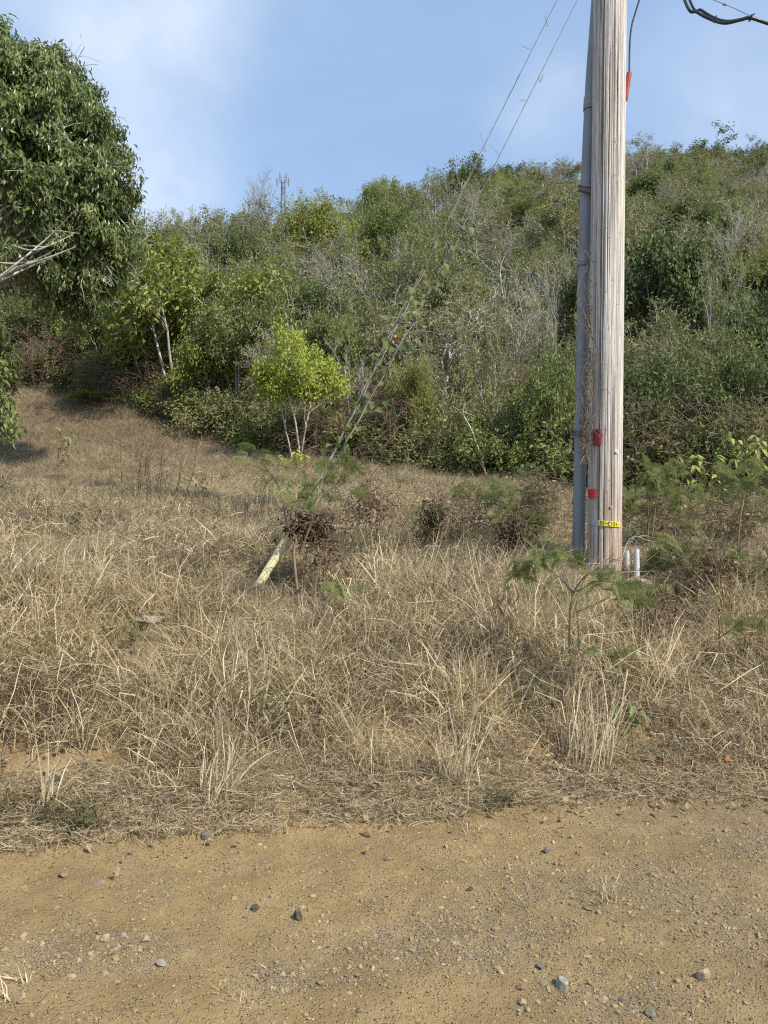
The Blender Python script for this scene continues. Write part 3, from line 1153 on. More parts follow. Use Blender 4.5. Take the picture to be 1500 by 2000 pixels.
def make_variants():
    for k in range(4):      # dense leafy crowns
        r_ = np.random.default_rng(500 + k)
        ns = 2 + k % 3
        st = [((r_.normal(0, .06), r_.normal(0, .06), -.2), (r_.normal(0, .28), r_.normal(0, .28), 1), 1.9, .065) for _ in range(ns)]
        lv = [dict(wob=.10, trop=.05, taper=.6), dict(n=5, ang=.75, ratio=.72, rad=.6, trop=.06, wob=.16, t0=.45), dict(n=5, ang=.75, ratio=.62, trop=.02, wob=.2, t0=.25), dict(n=4, ang=.8, ratio=.6, wob=.25, t0=.2)]
        VAR.setdefault('leafy', []).append(tree_meshes(510 + k, st, lv, (7600, 13000)[k % 2], (.165, .115)[k % 2], (.088, .058)[k % 2], .13, leaf_levels=1, clump=.5))
    r_ = np.random.default_rng(660)      # one domed crown held above thin forked stems
    st = [((-.05, 0, -.2), (-.22, .05, 1), 1.9, .030), ((.03, .02, -.2), (.02, 0, 1), 2.1, .034), ((.08, -.02, -.2), (.12, -.06, 1), 1.9, .028)]
    lv = [dict(wob=.12, trop=.05, taper=.6), dict(n=5, ang=.8, ratio=.55, rad=.6, trop=.05, wob=.16, t0=.5), dict(n=5, ang=.75, ratio=.62, trop=.02, wob=.2, t0=.25), dict(n=4, ang=.8, ratio=.6, wob=.25, t0=.2)]
    VAR['dome'] = [tree_meshes(661, st, lv, 11000, .12, .058, .12, clump=.5, zcut=.45)]
    for k in range(3):      # compact crown on clear stems
        r_ = np.random.default_rng(640 + k)
        st = [((r_.normal(0, .05), r_.normal(0, .05), -.2), (r_.normal(0, .2), r_.normal(0, .2), 1), 2.0, .027) for _ in range(3 + k % 2)]
        lv = [dict(wob=.12, trop=.04, taper=.6), dict(n=6, ang=.85, ratio=.50, rad=.55, trop=.05, wob=.18, t0=.74), dict(n=5, ang=.8, ratio=.62, trop=.02, wob=.2, t0=.25), dict(n=4, ang=.8, ratio=.6, wob=.25, t0=.2)]
        VAR.setdefault('clear', []).append(tree_meshes(650 + k, st, lv, 9000, .105, .05, .11, clump=.6))
    for k in range(3):      # thin crowns, many twigs
        r_ = np.random.default_rng(530 + k)
        st = [((r_.normal(0, .1), r_.normal(0, .1), -.2), (r_.normal(0, .3), r_.normal(0, .3), 1), 2.2, .05) for _ in range(3)]
        lv = [dict(wob=.10, trop=.06, taper=.5), dict(n=5, ang=.55, ratio=.68, rad=.55, trop=.08, wob=.15, t0=.35), dict(n=5, ang=.6, ratio=.6, trop=.03, wob=.2, t0=.2), dict(n=4, ang=.7, ratio=.6, wob=.25, t0=.2)]
        VAR.setdefault('sparse', []).append(tree_meshes(540 + k, st, lv, 4200, .11, .056, .09, clump=1.0, minr=.005))
    for k in range(3):      # slender pale poles with a little foliage on top
        r_ = np.random.default_rng(610 + k)
        st = [((r_.normal(0, .35), r_.normal(0, .3), -.2), (r_.normal(0, .16), r_.normal(0, .16), 1), r_.uniform(2.4, 3.4), .038) for _ in range(4)]
        lv = [dict(wob=.09, trop=.05, taper=.45), dict(n=5, ang=.6, ratio=.42, rad=.5, trop=.08, wob=.18, t0=.45), dict(n=5, ang=.65, ratio=.6, trop=.03, wob=.22, t0=.2), dict(n=4, ang=.7, ratio=.6, wob=.25, t0=.2)]
        VAR.setdefault('slender', []).append(tree_meshes(620 + k, st, lv, 1900, .10, .05, .07, clump=1.2, minr=.005))
    for k in range(3):      # leafless
        r_ = np.random.default_rng(550 + k)
        st = [((r_.normal(0, .12), r_.normal(0, .12), -.2), (r_.normal(0, .45), r_.normal(0, .45), 1), 2.2, .05) for _ in range(4)]
        lv = [dict(wob=.10, trop=.04, taper=.5), dict(n=5, ang=.5, ratio=.72, rad=.55, trop=.05, wob=.14, t0=.25), dict(n=5, ang=.55, ratio=.62, trop=.02, wob=.2, t0=.2), dict(n=5, ang=.6, ratio=.55, wob=.25, t0=.2)]
        VAR.setdefault('bare', []).append(tree_meshes(560 + k, st, lv, 180, .06, .03, .03, minr=.0055))
    for k in range(3):      # brown dry tangles with few shrivelled leaves
        r_ = np.random.default_rng(570 + k)
        st = [((r_.normal(0, .3), r_.normal(0, .3), -.2), (r_.normal(0, .6), r_.normal(0, .6), 1), 1.3, .03) for _ in range(7)]
        lv = [dict(wob=.22, trop=.0, taper=.5), dict(n=5, ang=.9, ratio=.8, rad=.55, trop=-.05, wob=.3, t0=.2), dict(n=5, ang=1.0, ratio=.65, trop=-.10, wob=.35, t0=.2), dict(n=3, ang=1.0, ratio=.6, trop=-.1, wob=.35, t0=.2)]
        VAR.setdefault('tangle', []).append(tree_meshes(580 + k, st, lv, 1500, .06, .03, .08, minr=.0045, clump=1.2))
    for k in range(3):      # low leafy bush, leaves to the ground
        r_ = np.random.default_rng(590 + k)
        st = [((r_.normal(0, .25), r_.normal(0, .25), -.15), (r_.normal(0, .55), r_.normal(0, .55), 1), .9, .02) for _ in range(7)]
        lv = [dict(wob=.2, trop=.03, taper=.5), dict(n=5, ang=.8, ratio=.7, rad=.6, trop=.0, wob=.25, t0=.15), dict(n=4, ang=.8, ratio=.65, wob=.25, t0=.15)]
        VAR.setdefault('bush', []).append(tree_meshes(600 + k, st, lv, 3600, .10, .052, .10, clump=.8, leaf_levels=2, minr=.004))


make_variants()
SIZE = {k: [norm_height(t_) for t_ in v] for k, v in VAR.items()}
DEFBARK = {'leafy': 'bark_grey', 'dome': 'bark_pale', 'clear': 'bark_pale', 'sparse': 'bark_pale', 'slender': 'bark_pale', 'bare': 'bark_grey', 'tangle': 'twig', 'bush': 'bark_brown'}
NAME = {'leafy': 'leafy_tree', 'dome': 'leafy_tree', 'clear': 'leafy_tree', 'sparse': 'thin_tree', 'slender': 'slender_tree', 'bare': 'bare_tree', 'tangle': 'dry_thicket', 'bush': 'bush'}
tree_count = [0]


def plant_tree(kind, x, y, h, wide, leafmat, label, group, barkmat=None, var=None, rz=None, name=None, cat='tree', sink=0.0):
    i = tree_count[0]
    tree_count[0] += 1
    vs = VAR[kind]
    j = i % len(vs) if var is None else var
    tr, cr = vs[j]
    hh, ww = SIZE[kind][j]
    sz_ = h / hh
    sx = wide * .5 / ww if wide else sz_
    e = empty(name or NAME[kind], (x, y, float(H(x, y)) - sink), label, cat, group, rz if rz is not None else (i * 2.399) % 6.28, (sx, sx, sz_))
    for nm, me, mt in (('trunk', tr, M[barkmat or DEFBARK[kind]]), ('crown', cr, M[leafmat])):
        if me is None:
            continue
        if not me.materials:
            me.materials.append(mt)
        o = bpy.data.objects.new(nm, me)
        col.objects.link(o)
        o.parent = e
        o.material_slots[0].link = 'OBJECT'
        o.material_slots[0].material = mt
    return e


placed = []


def tree_px(kind, px, top, d, wpx, leafmat, label, group=None, **kw):
    x = (px - 750) / 1500 * d
    h = CAMZ + (1000 - top) / 1500 * d - float(H(x, d))
    placed.append((x, d, wpx / 1500 * d * .42))
    return plant_tree(kind, x, d, h, wpx / 1500 * d, leafmat, label, group, **kw)


FR = 'trees along the foot of the wooded hill'
tree_px('dome', 582, 645, 17.0, 150, 'leaf_yellow', 'yellow-green small tree with pale trunks standing in front of the wood', FR, barkmat='bark_pale', var=0, rz=0.0)
tree_px('clear', 352, 490, 22.0, 290, 'leaf_bright', 'bright green spreading tree on one white trunk left of the yellow-green tree', FR, barkmat='bark_pale', var=0)
tree_px('leafy', 290, 520, 23.0, 190, 'leaf_bright', 'bright green tree behind the drooping edge of the big tree', FR, var=3)
tree_px('leafy', 420, 600, 21.2, 170, 'leaf_bright', 'bright green tree between the white trunk and the leaning whitish trunks', FR, var=1)
tree_px('clear', 110, 585, 26.2, 190, 'leaf_mid', 'sunlit green tree low on the left, under the big tree', FR, var=1)
tree_px('clear', 205, 595, 25.0, 150, 'leaf_bright', 'light green tree over the rusty brown thicket', FR, var=2)
tree_px('clear', 470, 575, 20.5, 190, 'leaf_mid', 'green tree with leaning whitish trunks close to the yellow-green tree', FR, barkmat='bark_pale', var=1)
tree_px('leafy', 50, 575, 26.5, 240, 'leaf_mid', 'mid green tree above the dry slope, below the big tree on the left', FR, var=3)
tree_px('leafy', 165, 560, 27.5, 200, 'leaf_bright', 'light green tree behind the brown dead brush on the left', FR, var=0)
tree_px('bush', 185, 765, 23.0, 120, 'leaf_bright', 'small bright green bush on the edge of the dry slope', 'bushes at the wood edge', cat='bush')
tree_px('tangle', 100, 690, 25.0, 180, 'leaf_brown', 'brown dead brush heaped at the upper left edge of the dry slope', 'dry thickets along the wood', cat='bush')
tree_px('tangle', 230, 670, 23.5, 160, 'leaf_brown', 'rusty brown dry thicket beside the white-trunked green tree', 'dry thickets along the wood', cat='bush')
tree_px('leafy', 545, 495, 28.0, 180, 'leaf_mid', 'round green tree rising behind the yellow-green tree', FR, var=1)
tree_px('leafy', 600, 395, 42.0, 200, 'leaf_bright', 'green tree high on the slope above the bare branching tree', 'trees on the upper slope')
tree_px('bare', 665, 470, 30.0, 280, 'leaf_olive', 'wide leafless grey tree with branches fanning left on the mid slope', FR, var=0)
tree_px('clear', 800, 700, 17.2, 100, 'leaf_lime', 'thin tree on a white trunk with a few yellowish leaves, near the guy wires', FR, var=0, barkmat='bark_pale')
tree_px('leafy', 650, 620, 20.5, 150, 'leaf_mid', 'green tree just right of and behind the yellow-green tree', FR, var=3)
tree_px('sparse', 715, 570, 22.0, 190, 'leaf_olive', 'greyish olive thin tree behind the crossing guy wires', FR, var=1)
tree_px('leafy', 928, 312, 66.0, 120, 'leaf_dark', 'tall dark green tree on the skyline where the guy wires cross it', 'trees on the skyline')
tree_px('leafy', 985, 330, 67.0, 80, 'leaf_dark', 'dark tree on the skyline right of the tallest one', 'trees on the skyline')
tree_px('leafy', 738, 352, 58.0, 75, 'leaf_bright', 'rounded bright green tree standing above the skyline', 'trees on the skyline')
tree_px('leafy', 800, 362, 60.0, 46, 'leaf_dark', 'small dark spire of a tree on the skyline', 'trees on the skyline')
tree_px('bare', 517, 330, 53.0, 80, 'leaf_olive', 'bare tree on the skyline left of the radio mast', 'trees on the skyline', var=1)
tree_px('bare', 583, 350, 54.0, 50, 'leaf_olive', 'bare bushy tree on the skyline right of the radio mast', 'trees on the skyline', var=2)
tree_px('sparse', 1360, 272, 77.0, 130, 'leaf_dark', 'airy dark tree on the skyline right of the pole', 'trees on the skyline')
tree_px('bare', 1075, 308, 71.0, 90, 'leaf_olive', 'twiggy bare tree on the skyline left of the pole', 'trees on the skyline')
tree_px('leafy', 900, 470, 33.0, 170, 'leaf_dark', 'dark green tree with slender pale trunks on the mid slope', FR, barkmat='bark_pale', var=2)
tree_px('sparse', 1030, 470, 30.0, 170, 'leaf_olive', 'olive thin tree with forked white trunk on the mid slope', FR, barkmat='bark_pale', var=2)
tree_px('bare', 1105, 455, 27.0, 150, 'leaf_olive', 'leafless tree with white trunk just left of the grey conduit', FR, barkmat='bark_pale', var=2)
tree_px('tangle', 870, 600, 22.0, 170, 'leaf_brown', 'brown tangle of dry vines in the middle of the wood', 'dry thickets along the wood', cat='bush')
tree_px('sparse', 955, 640, 18.0, 160, 'leaf_olive', 'olive scrubby tree in front of the dry vines', FR, var=1)
tree_px('tangle', 1045, 600, 18.5, 150, 'leaf_brown', 'brown twiggy thicket left of the pole', 'dry thickets along the wood', cat='bush')
tree_px('leafy', 1065, 690, 15.6, 190, 'leaf_mid', 'dense green tree close behind the pole on its left', FR, var=1)
tree_px('bush', 950, 740, 16.4, 150, 'leaf_olive', 'olive bush at the wood edge between pole and yellow-green tree', 'bushes at the wood edge', cat='bush')
tree_px('leafy', 1310, 428, 25.0, 190, 'leaf_dark', 'dark glossy green tree on the slope right of the pole', FR, var=0)
tree_px('tangle', 1285, 610, 17.0, 150, 'leaf_brown', 'grey-brown dry thicket right of the pole', 'dry thickets along the wood', cat='bush')
tree_px('leafy', 1325, 690, 14.6, 270, 'leaf_dark', 'dense dark green tree filling the space right of the pole', FR, var=3)
tree_px('bush', 1250, 745, 13.9, 160, 'leaf_dark', 'dark bush right against the pole', 'bushes at the wood edge', cat='bush')
tree_px('leafy', 1425, 640, 16.0, 220, 'leaf_olive', 'yellowish olive tree at the right edge of the wood', FR, var=1)
tree_px('leafy', 1500, 560, 19.0, 190, 'leaf_dark', 'dark tree cut by the right border behind the olive one', FR, var=2)
tree_px('leafy', 1480, 700, 14.2, 170, 'leaf_dark', 'dark green low tree at the right border above the ferny shrubs', FR, var=0)
tree_px('bush', 1430, 790, 13.0, 150, 'leaf_mid', 'mid green bush under the yellowish olive tree', 'bushes at the wood edge', cat='bush')
tree_px('bush', 1120, 720, 14.6, 120, 'leaf_mid', 'green bush behind the grey conduit', 'bushes at the wood edge', cat='bush')
for (px, top, d, wpx, where) in ((120, 650, 25.5, 110, 'at the top of the dry slope on the left'), (520, 640, 19.5, 90, 'just left of the yellow-green tree'), (690, 650, 18.6, 100, 'just right of the yellow-green tree'),
                                 (845, 660, 17.4, 90, 'beside the thin yellowish tree'), (990, 560, 20.0, 110, 'left of the brown twiggy thicket'), (1085, 520, 21.0, 90, 'close to the grey conduit'), (1400, 470, 22.0, 110, 'above the yellowish olive tree')):
    tree_px('slender', px, top, d, wpx, 'leaf_olive', 'slender pale-stemmed tree ' + where, FR)
tree_px('bush', 430, 760, 20.0, 130, 'leaf_olive', 'olive bush in the shade under the leaning whitish trunks', 'bushes at the wood edge', cat='bush')
tree_px('bush', 700, 770, 18.3, 130, 'leaf_mid', 'green bush in the shade right of the yellow-green tree', 'bushes at the wood edge', cat='bush')

# the rest of the wood: every tree its own object, alike ones share a group
HILL = [('leafy', 'leaf_mid', .10, 'mid green leafy tree', 'mid green trees on the hillside'),
        ('leafy', 'leaf_bright', .06, 'light green leafy tree', 'light green trees on the hillside'),
        ('leafy', 'leaf_dark', .06, 'dark green leafy tree', 'dark green trees on the hillside'),
        ('sparse', 'leaf_olive', .20, 'thin olive tree', 'thin olive trees on the hillside'),
        ('sparse', 'leaf_mid', .12, 'thin green tree', 'thin green trees on the hillside'),
        ('slender', 'leaf_olive', .24, 'olive tree on slender pale stems', 'slender olive trees on the hillside'),
        ('bare', 'leaf_olive', .10, 'leafless grey tree', 'leafless trees on the hillside'),
        ('tangle', 'leaf_brown', .08, 'brown dry thicket', 'brown thickets on the hillside')]
cum = np.cumsum([q[2] for q in HILL])
r = np.random.default_rng(77)
nt_ = 0
tries = 0
while nt_ < 285 and tries < 40000:
    tries += 1
    a = r.uniform(-.60, .60)
    dmax = float(ridge(a)[0]) + 2
    d0 = float(tree_line(a)) + 1.8
    y = math.sqrt(r.uniform(d0 ** 2, dmax ** 2))
    x = a * y
    rad = r.uniform(1.05, 1.75) * (.75 + y / 110)
    if any((x - q[0]) ** 2 + (y - q[1]) ** 2 < (.60 * (rad + q[2])) ** 2 for q in placed):
        continue
    k = int(np.searchsorted(cum, r.random() * cum[-1]))
    kind, lm, _, lab, grp = HILL[k]
    h = r.uniform(2.6, 5.0) * (.75 if kind == 'tangle' else 1.0)
    if y < 22:
        h *= .85
    wide = rad * 2 * r.uniform(1.05, 1.35)
    placed.append((x, y, rad))
    t_ = (y - d0) / (dmax - d0)
    px_ = 750 + 1500 * a
    size_ = 'tall ' if h > 4.2 else ('low ' if h < 3.1 else '')
    where = 'lower' if t_ < .33 else ('middle' if t_ < .68 else 'upper')
    side_ = ('behind the big left tree' if px_ < 300 else 'left of the radio mast' if px_ < 480 else 'above the yellow-green tree' if px_ < 720 else 'beside the guy wires' if px_ < 980
             else 'just left of the pole' if px_ < 1180 else 'just right of the pole' if px_ < 1360 else 'near the right border')
    lab = size_ + lab + ' on the %s slope %s' % (where, side_)
    plant_tree(kind, x, y, h, wide, lm, lab, grp, cat='bush' if kind == 'tangle' else 'tree', barkmat='bark_pale' if r.random() < .55 else None)
    nt_ += 1

SKY = [(335, 'sparse', 'leaf_mid', 30, 70), (375, 'leafy', 'leaf_olive', 18, 70), (410, 'bare', 'leaf_olive', 34, 50), (470, 'sparse', 'leaf_olive', 22, 60), (680, 'bare', 'leaf_olive', 22, 60), (705, 'sparse', 'leaf_mid', 14, 60),
       (765, 'sparse', 'leaf_mid', 22, 60), (850, 'sparse', 'leaf_dark', 16, 70), (1020, 'bare', 'leaf_olive', 24, 70), (1050, 'bare', 'leaf_olive', 34, 70), (1240, 'bare', 'leaf_olive', 30, 60), (1265, 'leafy', 'leaf_mid', 16, 80),
       (1320, 'sparse', 'leaf_mid', 20, 80), (1400, 'bare', 'leaf_olive', 26, 70), (1455, 'sparse', 'leaf_mid', 24, 70), (1490, 'leafy', 'leaf_mid', 16, 60)]
for (px, kind, lm, up_, wpx) in SKY:
    a = (px - 750) / 1500
    d_, z_ = ridge(a)
    d_ = float(d_) - 1.0
    top_ = 1000 - (float(H(a * d_, d_)) + 3.3 - CAMZ) / d_ * 1500 - up_
    tree_px(kind, px, top_, d_, wpx, lm, {'bare': 'leafless twiggy', 'sparse': 'airy thin', 'leafy': 'rounded leafy'}[kind] + ' tree breaking the skyline ' + (
        'left of the radio mast' if px < 540 else 'between radio mast and guy wires' if px < 900 else 'between guy wires and pole' if px < 1150 else 'right of the pole' if px < 1380 else 'near the right border'), 'trees on the skyline', barkmat='bark_grey')

# undergrowth between them
ug = []
for k in range(3):
    me = VAR['bush'][k][1].copy()
    me.materials.clear()
    ug.append((me, (M['leaf_mid'], M['leaf_olive'], M['leaf_dark'])[k]))
for k in range(3):
    me = VAR['tangle'][k][0].copy()
    me.materials.clear()
    ug.append((me, M['twig']))
me = VAR['tangle'][1][1].copy()
me.materials.clear()
ug.append((me, M['leaf_brown']))
n = 5200
a = r.uniform(-.62, .62, n)
d0 = tree_line(a) + .3
d1 = ridge(a)[0] + 3
y = np.sqrt(r.uniform(0, 1, n) * (d1 ** 2 - d0 ** 2) + d0 ** 2)
keep = r.random(n) < np.where(y < 26, .75, .20)
y = y[keep]
x = a[keep] * y
# a thicker hem along the wood's edge
a2 = r.uniform(-.62, .62, 420)
y2 = tree_line(a2) + r.gamma(1.5, .9, 420) + .4
x, y = np.concatenate([x, a2 * y2]), np.concatenate([y, y2])
n = len(x)
sz = r.uniform(.5, 1.15, n)
scatter('undergrowth', ug, np.stack([x, y, H(x, y) - .1], 1), np.stack([r.normal(0, .15, n), r.normal(0, .15, n), r.uniform(0, 6.28, n)], 1), np.stack([sz, sz, sz * r.uniform(.6, 1.1, n)], 1), r.choice(7, n, p=[.28, .24, .18, .08, .07, .06, .09]))


# ------------------------------------------------------------------ the big tree on the left
def big_tree():
    r = np.random.default_rng(901)
    bxp = np.array([-8.35, 14.2])
    bz = float(H(*bxp))
    base = np.array([bxp[0], bxp[1], bz - .2])
    fork = np.array([-7.55, 14.0, 5.7])
    e = empty('big_leafy_tree', (base[0], base[1], bz), 'large dark green tree with drooping leaves filling the left side', 'tree')
    off = np.array([base[0], base[1], bz])
    C = np.array([-7.70, 14.0, 7.42])
    RX = np.array([3.22, 3.15, 3.05])
    gt = Geo()
    tr = spline([base, base * .5 + fork * .5 + [-.1, 0, .3], fork], 14)
    tubes(gt, tr - off, np.linspace(.26, .15, 14)[None, :][0], 10, .5)
    tips, tdir = [], []
    # main limbs fan out from the fork to points on the crown
    nl = 64
    lim_pts, lim_r = [], []
    for i in range(nl):
        th = i * 2.399 + r.normal(0, .2)
        zz = -0.60 + 1.54 * ((i + .5) / nl)
        rr_ = math.sqrt(max(0.05, 1 - min(1, abs(zz)) ** 2))
        tgt = C + RX * np.array([rr_ * math.cos(th), rr_ * math.sin(th), zz]) * r.uniform(.78, .9)
        mid = fork + (tgt - fork) * .5 + r.normal(0, .25, 3) + np.array([0, 0, .1])
        lim_pts.append(spline([fork + r.normal(0, .05, 3), fork + (mid - fork) * .5 + r.normal(0, .10, 3), mid, tgt], 12))
        lim_r.append(np.linspace(r.uniform(.05, .11), .016, 12))
    tubes(gt, np.array(lim_pts) - off, np.array(lim_r), 6, .5)
    for kk in range(17):
        x0_, y0_ = r.uniform(-60, -10), r.uniform(470, 570)
        x1_ = r.uniform(60, 190)
        y1_ = np.interp(x1_, [60, 190], [r.uniform(290, 520), r.uniform(400, 540)])
        q = [(x0_, y0_), (x0_ + (x1_ - x0_) * .35, y0_ + (y1_ - y0_) * .35 + r.normal(0, 14)), (x0_ + (x1_ - x0_) * .7, y0_ + (y1_ - y0_) * .65 + r.normal(0, 14)), (x1_, y1_)]
        dd_ = r.uniform(12.0, 13.4)
        tubes(gt, spline([at(px_, py_, dd_ + r.normal(0, .08)) for px_, py_ in q], 16) - off, np.linspace(r.uniform(.014, .034), .006, 16), 6, .5)
    # branchlets along limbs
    bp, bd, bl, br = [], [], [], []
    for Lp in lim_pts:
        dirs = nrm(np.gradient(Lp, axis=0))
        for _ in range(11):
            k = int(r.integers(4, 12))
            p = Lp[k]
            outd = nrm(p - (C - [0, 0, .8]))
            d = nrm(dirs[k] * .6 + outd * .7 + r.normal(0, .55, 3))
            bp.append(p)
            bd.append(d)
            bl.append(r.uniform(.45, 1.0))
            br.append(.013)
    for i in range(900):
        zz = 1 - 2 * (i + .5) / 900
        th = i * 2.39996
        u_ = np.array([math.sqrt(1 - zz * zz) * math.cos(th), math.sqrt(1 - zz * zz) * math.sin(th), zz])
        if zz < -.30 and u_[0] < .5:
            continue
        p = C + RX * u_ * r.uniform(.66, .84) * (1 + .26 * (vnoise(u_[0] * 3 + 7, u_[2] * 3 + u_[1] * 2) - .5))
        bp.append(p)
        bd.append(nrm(u_ + r.normal(0, .35, 3)))
        bl.append(r.uniform(.35, .62))
        br.append(.010)
    lv = grow(r, list(zip(bp, bd, bl, br)), [dict(wob=.16, trop=-.01, taper=.5), dict(n=5, ang=.7, ratio=.6, rad=.6, trop=-.06, wob=.2, t0=.25)])
    tubes(gt, lv[0][0] - off, np.maximum(lv[0][1], .005), 4, .5)
    tubes(gt, lv[1][0] - off, np.maximum(lv[1][1], .004), 3, .5)
    obj('trunk', gt, M['bark_pale'], e, smooth=True)
    Pm, Dm = lv[1][0], lv[1][2]
    # leaves only where the sprays are near or beyond the crown's shell, dense on top, thin below
    q = (Pm[:, -1] - C) / RX
    rad = np.linalg.norm(q, axis=1)
    inner = np.clip((rad - .45) / .35, .03, 1)
    low = np.clip((q[:, 2] + .30) / .40, .05, 1)
    low = np.maximum(low, np.clip((q[:, 0] - .48) / .15, 0, 1))
    wgt = inner * low * (rad < 1.04) * r.gamma(2, .5, len(Pm))
    n = 175000
    pick = r.choice(len(Pm), n, p=wgt / wgt.sum())
    t = r.random(n) ** .6 * 4.99
    ii = t.astype(int)
    fr = (t - ii)[:, None]
    pos = Pm[pick, ii] * (1 - fr) + Pm[pick, ii + 1] * fr + r.normal(0, .075, (n, 3))
    qq = (pos - C) / RX
    drop_ = (qq[:, 2] < -.22 + .1 * r.normal(0, 1, n)) & (qq[:, 0] < .46 + .06 * r.normal(0, 1, n)) & (r.random(n) < .88)
    pos, pick, ii = pos[~drop_], pick[~drop_], ii[~drop_]
    n = len(pos)
    d = Dm[pick, ii] * .35 + r.normal(0, .38, (n, 3)) - np.array([0, 0, .75])
    nr_ = nrm(pos - C) * .8 + r.normal(0, .45, (n, 3)) + np.array([0, 0, .35])
    gc = Geo()
    tone = np.clip(r.beta(2, 2.4, n) + .15 * r.normal(0, 1, len(Pm))[pick], 0, 1)
    leaves(gc, pos - off, d, nr_, r.uniform(.085, .150, n), r.uniform(.034, .054, n), tone, .2, .2)
    obj('crown', gc, M['leaf_big'], e)
    return e


big_tree()


# a drooping low branch of the neighbour tree on the left border, and its dark crown below the big tree
tree_px('leafy', -15, 585, 18.5, 150, 'leaf_dark', 'very dark green tree under the big tree at the left border', FR, var=2)


def droop_branch():
    r = np.random.default_rng(33)
    a0 = at(-60, 700, 10.5)
    e = empty('low_branch_shrub', gpt(-45, 10.5), 'leafy drooping shrub reaching in at the left border above the dry slope', 'shrub')
    off = np.array(e.location)
    g = Geo()
    tip_p, tip_d = [], []
    root = gpt(-45, 10.5, -.1)
    for (px, py) in ((15, 735), (10, 775), (18, 800), (35, 835), (5, 845), (-10, 760), (22, 850)):
        pts = spline([root, a0 + r.normal(0, .08, 3), at(px - 22, py - 40, 10.4), at(px, py, 10.3 + r.normal(0, .1))], 14)
        tubes(g, pts - off, np.linspace(.02, .005, 14), 5)
        for k in range(7, 14):
            for _ in range(9):
                tip_p.append(pts[k] + r.normal(0, .05, 3))
                tip_d.append(r.normal(0, .5, 3) - [0, 0, .7])
    obj('stem', g, M['bark_grey'], e, smooth=True)
    gl = Geo()
    n = len(tip_p)
    leaves(gl, np.array(tip_p) - off, np.array(tip_d), r.normal(0, .5, (n, 3)) + [0, -.3, .6], r.uniform(.08, .14, n), r.uniform(.035, .05, n), r.random(n), .2, .2, True)
    obj('foliage', gl, M['leaf_mid'], e)


droop_branch()


# ------------------------------------------------------------------ utility pole with conduit, tags
def pole_axis(z):
    t = (np.asarray(z, float) - 1.1) / 5.37
    return 2.093 + .055 * t, 7.30 + 0 * t, .159 - .0075 * t


